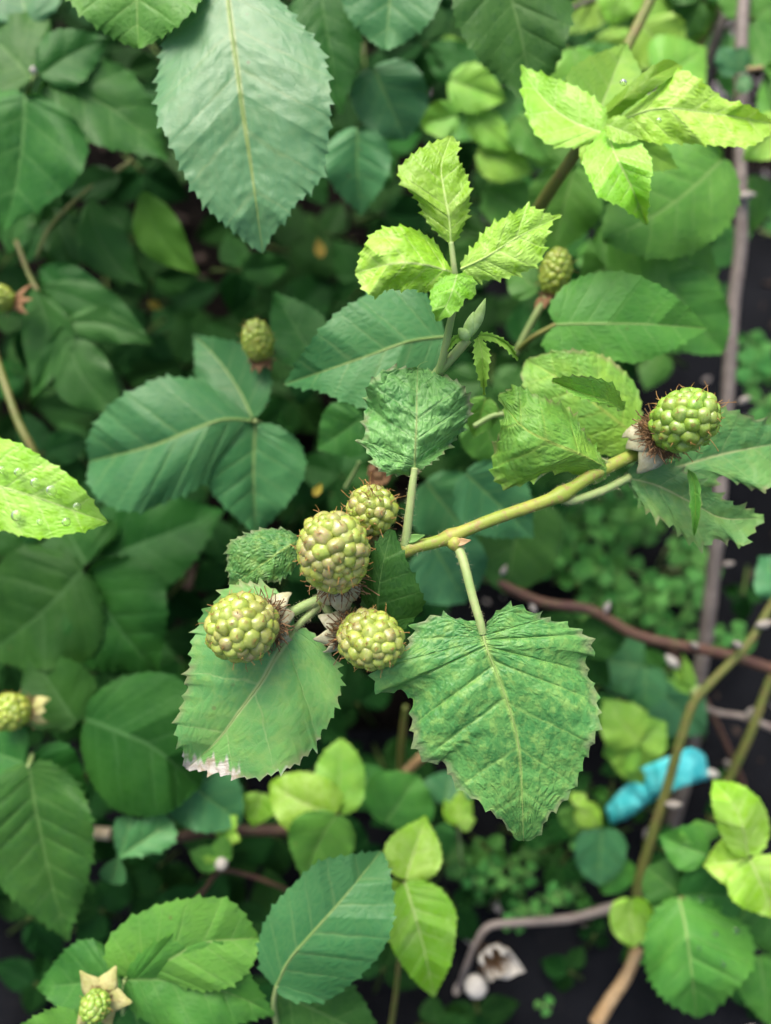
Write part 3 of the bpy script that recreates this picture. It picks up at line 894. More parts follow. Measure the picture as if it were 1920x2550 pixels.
# leaf under the left berry, bleached at the tip
stem(FS, 'petiole', [(800, 1500, .234), (780, 1522, .233), (755, 1545, .232), (734, 1566, .2315)], 22, 16, 'petiole')
def bl(T, A, X, Y):
    # dead white tissue: the tip and the teeth of the lower margin
    base = np.clip((Y - 1850 - 0.1 * (X - 460)) / 60, 0, 1) * np.clip((625 - X) / 60, 0, 1)
    teeth = np.clip((np.abs(A) - 0.92) / 0.07, 0, 1) * (A > 0) * np.clip((Y - 1790) / 60, 0, 1)
    rag = 0.12 * np.sin(X * 0.17 + 0.05 * Y) + 0.10 * np.sin(X * 0.39 + 1.3)
    return np.maximum(np.clip(base * 0.8 + rag * (base > 0.05) * (base < 0.9), 0, 1), teeth * 0.46)
leaf(FS, [(736, 1564), (686, 1637), (652, 1696), (602, 1763), (539, 1847), (462, 1916)], [.2315, .229, .229, .231, .234, .240],
     [(716, 1500), (690, 1466), (640, 1449), (592, 1450), (553, 1468), (530, 1500), (505, 1518), (490, 1555), (474, 1600), (470, 1645), (458, 1692), (462, 1715), (446, 1760), (438, 1785), (436, 1830), (452, 1870), (456, 1900)],
     [(755, 1566), (788, 1580), (822, 1615), (845, 1660), (855, 1698), (846, 1740), (830, 1790), (806, 1822), (788, 1860), (762, 1886), (730, 1912), (681, 1930), (640, 1942), (588, 1938), (525, 1926)],
     M['hero2'], nt=25, tooth=0.034, fold=0.10, curl=0.14, quilt=0.06, crink=0.0004, cfreq=90, wave=0.05, nv=6, fine=3, rib=9, bleach=bl, exp=2.4,
     label='leaf under the berry cluster with a bleached white tip')
# small leaf left of the big berry
leaf(FS, [(745, 1345), (700, 1372), (650, 1408), (572, 1462)], [.240, .236, .236, .238],
     [(723, 1320), (690, 1314), (645, 1316), (600, 1332), (567, 1352), (563, 1398), (568, 1440)],
     [(742, 1380), (738, 1410), (720, 1432), (690, 1452), (655, 1450), (620, 1460), (590, 1468)],
     M['hero'], nt=15, tooth=0.045, fold=0.15, curl=0.25, quilt=0.06, crink=0.0008, cfreq=200, nv=7, fine=2, label='small leaf tucked left of the largest berry')
# dark leaf between the berries and the stem
leaf(FS, [(936, 1575), (940, 1500), (948, 1430), (975, 1315)], [.232, .2275, .2250, .2255],
     [(915, 1560), (898, 1520), (900, 1460), (915, 1400), (940, 1340)],
     [(965, 1580), (1012, 1562), (1052, 1520), (1058, 1490), (1040, 1450), (1012, 1385), (990, 1335)],
     M['mature'], nt=13, tooth=0.035, fold=0.06, curl=0.1, quilt=0.06, nv=6, fine=2, label='dark smooth leaf covering the stem end right of the cluster')
# crinkled leaf standing above the stem
stem(FS, 'petiole', [(1008, 1362, .229), (1012, 1335, .228), (1020, 1270, .226), (1027, 1210, .225), (1033, 1165, .225)], 24, 17, 'petiole')
sepal(FS, at(1016, 1345, .228), cdir(1, 0.25, .2), cdir(0, .3, 1), 0.0055, 0.0025, M['mid'], 0.2, name='stipule')
leaf(FS, [(1033, 1166), (1034, 1120), (1037, 1060), (1038, 990), (1040, 915)], [.225, .223, .2235, .226, .232],
     [(1018, 1182), (970, 1186), (935, 1168), (920, 1138), (893, 1100), (905, 1080), (900, 1045), (910, 1018), (908, 978), (916, 952), (950, 920), (995, 912)],
     [(1043, 1168), (1083, 1152), (1129, 1106), (1163, 1058), (1178, 1014), (1160, 963), (1125, 938), (1083, 920)],
     M['crinkled'], nt=17, tooth=0.06, fold=0.10, curl=0.35, quilt=0.10, crink=0.0019, cfreq=170, wave=0.22, nv=7, fine=3, rib=7,
     label='badly crinkled leaf standing above the stem')
strands(FS, 'tendril', [(at(1040, 916, .231), cdir(.2, 1, .2), 0.003, cdir(.9, -.4, .1) * 0.9)], M['rib'], 0.0002)
# yellowed leaf near the right hand berry
stem(FS, 'petiole', [(1530, 1165, .236), (1505, 1150, .234), (1480, 1140, .232)], 14, 12, 'petiole')
leaf(FS, [(1512, 1165), (1440, 1128), (1370, 1100), (1300, 1062), (1238, 985)], [.233, .2265, .224, .225, .231],
     [(1505, 1195), (1470, 1207), (1425, 1182), (1365, 1180), (1312, 1205), (1258, 1216), (1226, 1188), (1226, 1125), (1245, 1058), (1252, 1020)],
     [(1490, 1120), (1455, 1072), (1422, 1018), (1362, 990), (1322, 975), (1283, 958)],
     M['yellowed'], nt=17, tooth=0.035, fold=-0.05, curl=0.32, quilt=0.05, crink=0.0010, cfreq=120, wave=0.12, nv=6, fine=3,
     label='yellowed lime leaf with brown nibbled edge left of the upper right berry')
# little folded leaf by the right hand berry
leaf(FS, [(1556, 1022), (1514, 999), (1447, 978), (1371, 949)], [.232, .228, .228, .231],
     [(1545, 1022), (1510, 1012), (1445, 994), (1400, 968)],
     [(1553, 1000), (1532, 960), (1497, 942), (1450, 934), (1394, 936)],
     M['yellowed'], nt=9, tooth=0.05, fold=0.9, curl=0.0, quilt=0.08, nv=5, fine=2, label='small arched leaflet beside the upper right berry')
# torn leaf beyond the right hand berry
stem(FS, 'petiole', [(1400, 1243, .232), (1430, 1245, .233), (1500, 1222, .236), (1568, 1188, .239)], 24, 20, 'petiole')
leaf(FS, [(1566, 1190), (1640, 1210), (1720, 1250), (1800, 1290), (1905, 1290)], [.240, .241, .243, .246, .250],
     [(1572, 1225), (1590, 1262), (1640, 1298), (1674, 1316), (1706, 1348), (1754, 1366), (1785, 1350), (1817, 1352), (1848, 1368), (1872, 1338), (1895, 1306)],
     [(1570, 1160), (1610, 1140), (1680, 1150), (1740, 1190), (1790, 1225), (1830, 1250), (1870, 1262)],
     M['hero2'], nt=15, tooth=0.06, fold=0.25, curl=0.2, quilt=0.07, crink=0.0008, nv=7, fine=2, wave=0.12, label='ragged leaflet hanging below the upper right berry')
leaf(FS, [(1610, 1185), (1700, 1160), (1800, 1130), (1960, 1100)], [.246, .247, .250, .256],
     [(1640, 1205), (1720, 1222), (1775, 1220), (1800, 1190), (1850, 1212), (1920, 1220)],
     [(1600, 1140), (1650, 1080), (1720, 1030), (1791, 1014), (1842, 1022), (1890, 1042), (1930, 1060)],
     M['hero2'], nt=15, tooth=0.05, fold=0.2, curl=0.15, quilt=0.07, crink=0.0006, nv=7, fine=2, wave=0.1, label='torn leaflet running off behind the upper right berry')
leaf(FS, [(1712, 1168), (1728, 1200), (1732, 1260), (1728, 1338)], [.233, .2315, .2315, .234],
     [(1712, 1190), (1716, 1230), (1720, 1290)], [(1735, 1185), (1746, 1220), (1744, 1290)],
     M['yellowed'], nt=5, tooth=0.02, fold=0.8, curl=0, quilt=0.02, nv=4, fine=1, label='narrow yellowish bract hanging under the upper right berry')

for o_ in [c for c in FS.children if c.name.split('.')[0] in ('stem', 'petiole', 'peduncle')]:
    fuzz(FS, o_, 900 if o_.name.startswith('stem') else 260, 0.00075, 0.000035, M['hair'], len(o_.name) + 3)
# ------------------------------------------------------------------ berries in focus
berry('unripe_blackberry', 'largest pale green blackberry with pinkish blush, at the centre of the cluster', 831, 1374, .218, (-.05, .70, .70), 190, 246, 104, 'drupe', 11,
      sepals=((235, .0085, 1.4), (280, .0095, 1.2), (318, .0085, 1.5), (20, .006), (170, .006)), stamens=90, style_share=0.4)
berry('unripe_blackberry', 'small green blackberry with brown thread tuft, behind the largest one', 928, 1270, .229, (-.05, .55, .83), 128, 136, 64, 'drupe', 22,
      sepals=((270, .006), (310, .006), (230, .006)), stamens=60, style_share=0.7, tuft=22, style_len=0.0024)
berry('unripe_blackberry', 'pale green blackberry with a cream sepal, leftmost of the cluster', 603, 1562, .219, (-.62, -.08, .78), 178, 192, 78, 'drupe', 33,
      sepals=((62, .009, .9), (15, .007, 1.2), (300, .008), (250, .007), (120, .006)), stamens=200, style_share=0.35)
berry('unripe_blackberry', 'pale green blackberry lowest of the cluster, next to the big mottled leaf', 922, 1592, .219, (.62, -.08, .78), 154, 200, 82, 'drupe', 44,
      sepals=((150, .0095, 1.0), (190, .0085, .6), (232, .009, .8), (108, .008, 1.3), (270, .007)), stamens=220, style_share=0.5)
berry('unripe_blackberry', 'bright green blackberry with brown withered stamens, alone at the upper right', 1704, 1047, .225, (.50, .42, .76), 158, 188, 80, 'drupe2', 55,
      sepals=((150, .010, 1.1), (188, .010, 1.3), (245, .011, .9), (300, .009, 0.9), (100, .007)), stamens=420, sep_w=0.95, style_share=0.45, style_len=0.003)

# ================================================================== young shoot with the lime leaves
YS = thing('young_shoot', 'young lime-green bramble shoot tip with three bright leaflets and a fuzzy bud', 'bramble shoot', at(1040, 985, .236))
stem(YS, 'stem', [(1020, 1010, .240), (1060, 965, .236), (1096, 921, .230), (1130, 885, .226), (1165, 845, .224)], 30, 24, 'petiole')
stem(YS, 'petiole', [(1094, 925, .230), (1106, 880, .224), (1118, 820, .219), (1130, 760, .213), (1134, 700, .209), (1130, 660, .207), (1123, 603, .206)], 22, 13, 'petiole')
leaf(YS, [(1123, 606), (1118, 540), (1105, 470), (1100, 410), (1124, 336)], [.206, .203, .203, .204, .208],
     [(1100, 592), (1062, 556), (1036, 500), (1000, 458), (990, 420), (1036, 374), (1083, 350)],
     [(1146, 588), (1170, 525), (1171, 458), (1158, 420), (1142, 390), (1146, 358)],
     M['lime'], nt=17, tooth=0.04, fold=0.18, curl=0.2, quilt=0.08, crink=0.0007, cfreq=150, nv=7, fine=3, rib=8, wave=0.1, label='upright lime leaflet')
leaf(YS, [(1130, 678), (1060, 660), (985, 655), (884, 680)], [.2085, .203, .201, .205],
     [(1104, 636), (1086, 602), (1032, 568), (978, 562), (926, 580), (897, 630)],
     [(1120, 712), (1060, 730), (1026, 722), (991, 726), (966, 722), (936, 742), (903, 722)],
     M['lime'], nt=17, tooth=0.035, fold=0.05, curl=0.28, quilt=0.08, crink=0.0011, cfreq=150, nv=6, fine=3, wave=0.12, label='blistered lime leaflet pointing left')
leaf(YS, [(1138, 682), (1128, 720), (1112, 760), (1086, 802)], [.2065, .204, .204, .207],
     [(1100, 690), (1070, 728), (1074, 768)], [(1160, 682), (1182, 694), (1186, 724), (1178, 745), (1160, 745), (1148, 768), (1118, 790)],
     M['lime'], nt=9, tooth=0.05, fold=0.05, curl=0.2, quilt=0.08, crink=0.0008, nv=5, fine=2, label='short lime lobe pointing down')
leaf(YS, [(1147, 670), (1210, 640), (1290, 590), (1400, 536)], [.2075, .204, .204, .208],
     [(1150, 650), (1166, 626), (1212, 566), (1262, 536), (1316, 510), (1360, 528)],
     [(1165, 692), (1199, 702), (1279, 690), (1346, 656), (1362, 600), (1375, 560)],
     M['lime'], nt=15, tooth=0.04, fold=0.15, curl=0.2, quilt=0.07, crink=0.0006, cfreq=150, nv=7, fine=3, rib=7, wave=0.08, label='pale lime leaflet pointing right')
blob(YS, 'bud', 1160, 850, .224, cdir(.25, 1, .3), 0.0085, 0.0036, 'newbud', 0.8)
blob(YS, 'bud', 1172, 838, .223, cdir(.35, .9, .1), 0.0115, 0.0034, 'newbud', 0.9)
blob(YS, 'bud', 1168, 846, .2235, cdir(-.6, .5, .5), 0.005, 0.0034, 'newbud', 0.8)
leaf(YS, [(1190, 838), (1200, 880), (1203, 930), (1206, 986)], [.223, .219, .219, .222],
     [(1178, 856), (1178, 890), (1184, 925), (1194, 955)], [(1208, 850), (1222, 880), (1220, 920), (1214, 955)],
     M['light'], nt=9, tooth=0.06, fold=1.0, curl=0, quilt=0.25, nv=8, fine=2, label='folded young leaf hanging from the bud')
leaf(YS, [(1190, 836), (1225, 838), (1262, 855), (1292, 896)], [.2235, .220, .220, .224],
     [(1205, 826), (1240, 834), (1275, 860)], [(1205, 848), (1236, 856), (1262, 874), (1284, 896)],
     M['light'], nt=9, tooth=0.05, fold=0.8, curl=0, quilt=0.25, nv=8, fine=2, label='folded young leaf arching right from the bud')
leaf(YS, [(1160, 838), (1138, 842), (1122, 856), (1106, 878)], [.2235, .222, .222, .224],
     [(1150, 830), (1130, 836), (1114, 854)], [(1152, 848), (1136, 856), (1120, 872)],
     M['light'], nt=7, tooth=0.05, fold=0.8, curl=0, quilt=0.2, nv=6, fine=1)

# ================================================================== bramble leaves behind, each a leaf with its leaflets
def cleaf(label, base, d, name='bramble_leaf', cat='leaf', group=None):
    return thing(name, label, cat, at(base[0], base[1], d), group)

t = cleaf('large broad pale bluish-green leaf hanging from the top, tip down', (563, -40), .262)
stem(t, 'petiole', [(545, -90, .268), (555, -40, .265), (563, 0, .262)], 22, 18, 'petiole')
leaf(t, [(563, -40), (575, 60), (588, 155), (609, 311), (626, 420), (655, 632)], [.262, .258, .257, .259, .261, .268],
     [(520, -30), (455, 20), (410, 90), (393, 160), (388, 230), (390, 300), (412, 340), (438, 398), (466, 455), (500, 505), (535, 542), (575, 575), (620, 612)],
     [(610, -50), (690, -10), (755, 63), (800, 115), (822, 193), (826, 286), (816, 378), (805, 441), (770, 482), (734, 515), (715, 550), (684, 580)],
     M['sheen'], nt=30, tooth=0.019, fold=0.12, curl=0.12, quilt=0.012, nv=7, fine=2, rib=9, wave=0.04, crink=0.0004, exp=2.2)
t = cleaf('broad crumpled green leaf cut by the top edge', (345, -260), .262)
gleaf(t, (330, -260), (345, 122), 390, .262, .262, 'mid', nt=23, tooth=0.03, crink=0.0012, prof=ROUND, roll=.05, fine=2)
gleaf(t, (430, -120), (500, 92), 170, .264, .266, 'mid', nt=13, tooth=0.03, crink=0.0008)

t = cleaf('dark green star of leaflets with a pink centre, top left corner', (88, 190), .33)
stem(t, 'petiole', [(60, 250, .345), (75, 215, .333), (90, 185, .328)], 14, 12, 'petiole')
gleaf(t, (100, 188), (272, 96), 150, .328, .335, 'mature', nt=9, tooth=0.012, bend=-.05)
gleaf(t, (75, 195), (-70, 60), 260, .330, .335, 'mature', nt=11, tooth=0.012, bend=.05)
gleaf(t, (115, 200), (420, 400), 215, .331, .345, 'mature', nt=13, tooth=0.012, bend=-.08, roll=-.25)
gleaf(t, (62, 235), (10, 575), 330, .322, .335, 'mature', nt=13, tooth=0.012, bend=-.04, fold=.18)
gleaf(t, (70, 60), (30, -120), 200, .335, .345, 'blue', nt=11, tooth=0.015)
blob(t, 'bud', 84, 186, .327, cdir(.3, .5, .8), 0.004, 0.003, 'bud')

# smooth pointed leaflets at the left
t = cleaf('spray of smooth pointed dark leaflets by the left edge', (60, 640), .345, name='pointed_leaf_spray', cat='plant')
stem(t, 'stalk', [(40, 600, .355), (80, 700, .347), (120, 760, .345), (160, 815, .345), (175, 860, .347)], 12, 8, 'olive')
for b_, t_, w_, bend in (((98, 668), (295, 738), 120, .12), ((100, 712), (385, 862), 105, -.06), ((155, 806), (388, 862), 92, -.10), ((88, 722), (76, 995), 130, -.14), ((160, 812), (78, 998), 70, -.05),
                         ((170, 838), (318, 1030), 150, .14)):
    gleaf(t, b_, t_, w_, .344, .350, 'lance', prof=LANCE, nt=9, tooth=0.004, bend=bend, quilt=.015)
t = cleaf('drooping smooth pointed leaflets below the dark star leaf', (230, 480), .36, name='pointed_leaf_spray', cat='plant')
stem(t, 'stalk', [(330, 400, .37), (270, 440, .365), (210, 480, .362), (130, 560, .362), (90, 640, .36)], 10, 8, 'olive')
gleaf(t, (220, 500), (360, 712), 130, .358, .366, 'lance', prof=LANCE, nt=9, tooth=0.004, bend=.12, quilt=.015)
gleaf(t, (130, 520), (190, 680), 110, .362, .368, 'lance', prof=LANCE, nt=9, tooth=0.004, quilt=.015)
gleaf(t, (300, 440), (150, 480), 90, .360, .366, 'lance', prof=LANCE, nt=9, tooth=0.004, quilt=.015)
gleaf(t, (100, 560), (60, 660), 70, .362, .366, 'lance', prof=LANCE, nt=9, tooth=0.004, quilt=.015)
gleaf(t, (60, 440), (20, 640), 120, .366, .372, 'lance', prof=LANCE, nt=9, tooth=0.004, quilt=.015)
t = cleaf('single bright yellow-green pointed leaf deep at the left', (352, 478), .36, name='pointed_leaf', cat='leaf')
gleaf(t, (352, 478), (500, 685), 118, .352, .362, leaf_mat('bright_leaf', (0.075, 0.20, 0.015), (0.095, 0.235, 0.018), (0.1, 0.24, 0.03), (0.12, 0.22, 0.1), trans=0.25, vein_amt=0.15, spec=0.3, rough=.55),
      prof=LANCE, nt=9, tooth=0.004, bend=.10, quilt=.015)

# three-part mature leaf at the left middle
t = cleaf('bluish-green three-part leaf with yellow-veined leaflets, left of the berries', (632, 1050), .31)
stem(t, 'petiole', [(690, 1080, .335), (660, 1060, .322), (635, 1048, .312)], 12, 10, 'petiole')
leaf(t, [(628, 1048), (560, 1044), (480, 1070), (380, 1110), (222, 1150)], [.312, .304, .303, .307, .318],
     [(600, 1015), (540, 962), (470, 940), (400, 938), (340, 965), (280, 1000), (230, 1060), (214, 1110)],
     [(600, 1075), (572, 1120), (545, 1170), (490, 1220), (420, 1250), (355, 1275), (290, 1270), (240, 1240), (216, 1195)],
     M['blue'], nt=21, tooth=0.022, fold=0.16, curl=0.22, quilt=0.06, nv=8, fine=2, exp=2.2, rib=7, label='broad leaflet with sunken veins')
gleaf(t, (636, 1058), (640, 1335), 260, .313, .325, 'blue', nt=19, tooth=0.022, bend=.02, quilt=.08, fine=2, fold=.2, rib=7)
gleaf(t, (628, 1040), (480, 832), 190, .314, .328, 'blue', nt=15, tooth=0.022, bend=.06, quilt=.06, rib=6)

# leaf behind the lime shoot
t = cleaf('large green leaf pointing left behind the young lime shoot', (1108, 838), .27)
leaf(t, [(1110, 838), (1020, 850), (920, 885), (820, 920), (706, 958)], [.268, .262, .262, .266, .276],
     [(1090, 770), (1040, 715), (960, 700), (894, 742), (850, 768), (802, 812), (764, 862), (730, 915)],
     [(1100, 900), (1060, 980), (990, 1030), (910, 1020), (850, 1000), (790, 975), (740, 968)],
     M['blue'], nt=23, tooth=0.022, fold=0.16, curl=0.15, quilt=0.06, nv=8, fine=2, rib=8, exp=2.1)
gleaf(t, (790, 905), (680, 725), 150, .315, .325, 'mature', nt=13, tooth=0.02, roll=.3)
gleaf(t, (905, 1040), (790, 1120), 150, .30, .31, 'mature', nt=11, tooth=0.03)

t = cleaf('large green leaf pointing right, above the yellow-spotted one', (1384, 808), .278)
stem(t, 'petiole', [(1290, 870, .292), (1330, 838, .283), (1384, 808, .278)], 14, 12, 'olive')
leaf(t, [(1384, 808), (1480, 806), (1620, 808), (1762, 818)], [.278, .274, .276, .286],
     [(1366, 770), (1400, 715), (1472, 680), (1556, 676), (1640, 708), (1710, 760)],
     [(1350, 850), (1372, 888), (1440, 890), (1500, 892), (1577, 906), (1640, 888), (1706, 855)],
     M['mid'], nt=21, tooth=0.018, fold=0.10, curl=0.12, quilt=0.03, nv=8, fine=2, exp=2.2, rib=5)
t = cleaf('pale blotched yellow-green leaf out of focus under the arched leaflet', (1590, 1090), .262)
leaf(t, [(1590, 1090), (1500, 1020), (1420, 960), (1310, 895)], [.262, .258, .258, .264],
     [(1560, 1130), (1480, 1130), (1400, 1080), (1330, 1010), (1296, 940)],
     [(1600, 1030), (1585, 960), (1530, 900), (1470, 874), (1380, 872)],
     M['yellowed'], nt=17, tooth=0.022, fold=0.08, curl=0.15, quilt=0.05, nv=7, fine=1, crink=.0005)

# berries farther back
stem(thing('berry_stalk', 'green stalk with a side twig under the dark-collared upper berry', 'stalk', at(1285, 880, .30)), 'stalk', [(1285, 880, .305), (1310, 830, .300), (1340, 775, .295), (1362, 740, .293)], 18, 20, 'petiole')
berry('unripe_blackberry', 'blurred tall green berry with dark collar, right of the lime leaves', 1384, 676, .290, (.10, .90, .42), 78, 126, 70, 'drupe3', 66,
      sepals=((200, .007), (250, .006), (300, .006), (340, .007), (160, .006)), stamens=90, sep_mat='sepal_brown', style_share=.3)
berry('unripe_blackberry', 'blurred smooth egg-shaped green berry above the three-part leaf at left', 641, 848, .305, (-.10, .86, .50), 80, 112, 84, 'drupe3', 77,
      sepals=((230, .005), (270, .005), (310, .005)), stamens=110, sep_mat='sepal_brown', style_share=.1)
stem(thing('berry_stalk', 'thin green stalk below the egg-shaped berry', 'stalk', at(655, 1000, .34)), 'stalk', [(660, 1010, .345), (655, 960, .338), (648, 905, .330)], 10, 10, 'petiole')
berry('unripe_blackberry', 'blurred green berry with pale sepals cut by the left edge, low down', 22, 1772, .315, (-.75, .1, .65), 95, 110, 70, 'drupe3', 88,
      sepals=((35, .008, .9), (0, .006, .6), (325, .008, .9), (300, .006)), sep_w=0.8, sep_mat='sepal_green', stamens=50, style_share=.1)
berry('unripe_blackberry', 'tiny green berry with brown withered sepals at the left edge, upper half', -6, 740, .33, (-.6, .2, .7), 70, 80, 50, 'drupe3', 99,
      sepals=((60, .010, .3), (0, .009, .3), (330, .009, .3)), stamens=40, sep_mat='sepal_brown', style_share=.1)
berry('unripe_blackberry', 'small bright berry in an open star of yellowish sepals, bottom left', 237, 2506, .255, (.05, .12, .99), 76, 80, 62, 'drupe2', 12,
      sepals=((130, .0098, .3), (65, .0092, .45), (350, .0092, .3), (230, .0098, .2), (290, .0092, .4)), sep_w=1.5, stamens=200, sep_mat='sepal_green', style_share=.3, sepal_ang=.15)

# ------------------------------------------------------------------ left edge leaf with drops
t = cleaf('bright lime leaf beaded with water drops entering from the left edge', (-180, 1170), .205)
leaf(t, [(-190, 1160), (-60, 1195), (80, 1235), (180, 1270), (270, 1302)], [.205, .200, .200, .202, .207],
     [(-180, 1100), (-100, 1070), (0, 1088), (60, 1108), (120, 1146), (172, 1180), (208, 1215), (240, 1258)],
     [(-180, 1240), (-100, 1310), (0, 1322), (60, 1338), (120, 1342), (180, 1330), (228, 1320)],
     M['lime'], nt=21, tooth=0.016, fold=0.12, curl=0.10, quilt=0.03, nv=8, fine=2, rib=6, wave=.06)
kk = NT('water')
gl = kk.node('ShaderNodeBsdfGlass'); gl.inputs['IOR'].default_value = 1.33; gl.inputs['Roughness'].default_value = 0.0
WATER = kk.done(gl.outputs[0])
def drop(px, py, d, rpx, label, group=None):
    p = at(px, py, d); r = 0.75 * rpx * mpp(d); nrm = cdir(0, .1, 1)
    V, F = [], []
    u = nrm.orthogonal().normalized(); w = nrm.cross(u)
    for i in range(9):
        ph = math.pi * i / 8
        for s in range(14):
            a = 2 * math.pi * s / 14
            V.append(p + (u * math.cos(a) + w * math.sin(a)) * r * math.sin(ph) + nrm * r * math.cos(ph) * (0.75 if i < 4 else 0.25))
    for i in range(8):
        for s in range(14):
            F.append((i * 14 + s, i * 14 + (s + 1) % 14, (i + 1) * 14 + (s + 1) % 14, (i + 1) * 14 + s))
    o = mesh_obj('water_drop', [tuple(v) for v in V], F, WATER, None, p)
    return tag(o, label, 'water drop', group)
for x, y, r in ((46, 1176, 15), (88, 1202, 17), (128, 1222, 19), (42, 1284, 20), (4, 1170, 13), (192, 1262, 14), (165, 1300, 15), (100, 1300, 11)):
    drop(x, y, .198, r, 'clear water drop on the bright lime leaf at the left edge', 'water drops on the lime leaf')

# ------------------------------------------------------------------ top middle and right
t = cleaf('bluish leaf cut by the top edge, right of the large hanging leaf', (980, -160), .30)
gleaf(t, (985, -160), (960, 125), 260, .300, .306, 'blue', nt=19, tooth=0.02, prof=ROUND)
t = cleaf('green leaf seen partly behind the large hanging leaf', (760, -60), .32)
gleaf(t, (790, -60), (850, 285), 180, .320, .328, 'mature', nt=17, tooth=0.025)
gleaf(t, (930, 170), (1010, 350), 190, .335, .345, 'blue', nt=15, tooth=0.025, prof=ROUND, asym=.1)
gleaf(t, (890, 320), (900, 538), 170, .330, .345, 'blue', nt=15, tooth=0.025, bend=.02)
t = cleaf('large green leaf pointing down from the top, left of the lime rosette', (1230, -120), .285)
gleaf(t, (1225, -140), (1325, 278), 300, .283, .292, 'mature', nt=21, tooth=0.014, bend=-.04, fine=2)
t = cleaf('yellowish young leaflets deep between the top leaves and the lime shoot', (1120, 250), .37)
gleaf(t, (1120, 200), (1262, 250), 130, .365, .37, 'light', nt=11, tooth=0.045, fold=.3)
gleaf(t, (1140, 290), (1040, 310), 100, .365, .37, 'light', nt=11, tooth=0.045, fold=.3)
gleaf(t, (1170, 280), (1280, 380), 90, .370, .375, 'light', nt=11, tooth=0.045)
gleaf(t, (1190, 380), (1330, 430), 110, .375, .38, 'light', nt=11, tooth=0.045)
gleaf(t, (1290, 290), (1360, 400), 110, .370, .375, 'mid', nt=11, tooth=0.045)
gleaf(t, (1060, 190), (1010, 110), 100, .40, .41, 'mid', nt=11, tooth=0.045)
gleaf(t, (1090, 130), (1170, 110), 70, .40, .41, 'light', nt=11, tooth=0.045)
gleaf(t, (1210, 470), (1340, 540), 140, .385, .395, 'mid', nt=11, tooth=0.045)

# lime rosette at the upper right
t = thing('lime_rosette', 'rosette of unfolding bright lime leaves at the upper right', 'bramble shoot', at(1500, 330, .27))
stem(t, 'stem', [(1330, 540, .305), (1360, 490, .295), (1400, 430, .285), (1450, 360, .276), (1500, 315, .268)], 34, 30, 'olive')
gleaf(t, (1500, 330), (1296, 160), 165, .262, .270, 'lime', nt=13, tooth=0.03, bend=-.12, fold=.3, fine=2)
gleaf(t, (1455, 345), (1420, 215), 90, .270, .276, 'lime', nt=11, tooth=.03)
gleaf(t, (1490, 335), (1480, 455), 90, .262, .262, 'lime', nt=11, tooth=.03, fold=.3)
gleaf(t, (1530, 340), (1690, 420), 110, .272, .28, 'light', nt=13, tooth=.02)
gleaf(t, (1480, 310), (1560, 105), 220, .268, .287, 'light', nt=15, tooth=0.025, fold=.25, fine=2)
leaf(t, [(1490, 300), (1560, 240), (1620, 195), (1690, 160)], [.262, .256, .254, .258], [(1500, 270), (1560, 215), (1630, 160), (1664, 146)], [(1500, 320), (1560, 275), (1640, 215), (1700, 172)],
     leaf_mat('lime_underside', (0.17, 0.36, 0.01), (0.21, 0.41, 0.012), (0.3, 0.46, 0.06), (0.2, 0.38, 0.02), rough=.5, trans=.3, tcol=(.3, .55, .01)), nt=9, tooth=0.015, fold=.1, name='leaflet')
leaf(t, [(1540, 300), (1640, 270), (1760, 280), (1940, 310)], [.262, .254, .255, .266],
     [(1580, 262), (1640, 215), (1695, 172), (1748, 200), (1808, 246), (1870, 262)],
     [(1570, 330), (1618, 356), (1724, 360), (1850, 368), (1900, 350)],
     M['lime'], nt=17, tooth=0.02, fold=.22, curl=.1, quilt=.07, nv=8, fine=2, name='leaflet', rib=6, crink=.0006)
leaf(t, [(1510, 318), (1530, 380), (1570, 460), (1612, 562)], [.260, .252, .254, .264],
     [(1470, 360), (1450, 400), (1468, 450), (1490, 490), (1545, 516)],
     [(1560, 330), (1600, 360), (1625, 405), (1620, 470), (1614, 530)],
     M['lime'], nt=15, tooth=0.02, fold=.45, curl=.05, quilt=.07, nv=8, fine=2, name='leaflet', rib=6)
gleaf(t, (1510, 310), (1600, 345), 70, .256, .254, 'lime', nt=9, tooth=0.03, fold=.5)
for x, y, r in ((1552, 206, 12), (1520, 474, 13), (1640, 300, 9)):
    drop(x, y, .252, r, 'clear water drop on the lime rosette at the upper right', 'water drops on the lime rosette')

t = cleaf('broad rounded green leaf right of the dark-collared berry', (1480, 560), .31)
gleaf(t, (1800, 395), (1500, 600), 270, .318, .305, 'mid', nt=19, tooth=0.012, prof=ROUND, quilt=.07, bend=-.06, fine=2)
t = cleaf('soft green leaves layered under the lime rosette', (1430, 430), .335)
gleaf(t, (1430, 420), (1370, 640), 190, .335, .345, 'mid', nt=15, tooth=0.015)
gleaf(t, (1500, 560), (1800, 740), 240, .325, .335, 'mid', nt=17, tooth=0.02, bend=-.1)
gleaf(t, (1650, 690), (1800, 880), 190, .33, .34, 'mid', nt=15, tooth=0.025, prof=ROUND)
gleaf(t, (1560, 640), (1440, 700), 160, .33, .34, 'mid', nt=15, tooth=0.02)
gleaf(t, (1340, 720), (1260, 660), 110, .315, .32, 'mid', nt=11, tooth=0.02)
t = cleaf('pale green leaves at the top edge behind the olive stem', (1500, 0), .40)
gleaf(t, (1480, -40), (1400, 90), 150, .40, .41, 'light', nt=11, tooth=0.03)
gleaf(t, (1560, -60), (1520, 70), 120, .395, .40, 'lime', nt=11, tooth=0.03)
gleaf(t, (1660, -40), (1730, 130), 220, .40, .41, 'light', nt=13, tooth=0.03)
gleaf(t, (1480, 100), (1600, 220), 170, .39, .40, 'light', nt=13, tooth=0.03)
gleaf(t, (1640, 200), (1760, 120), 190, .36, .37, 'light', nt=13, tooth=0.03)
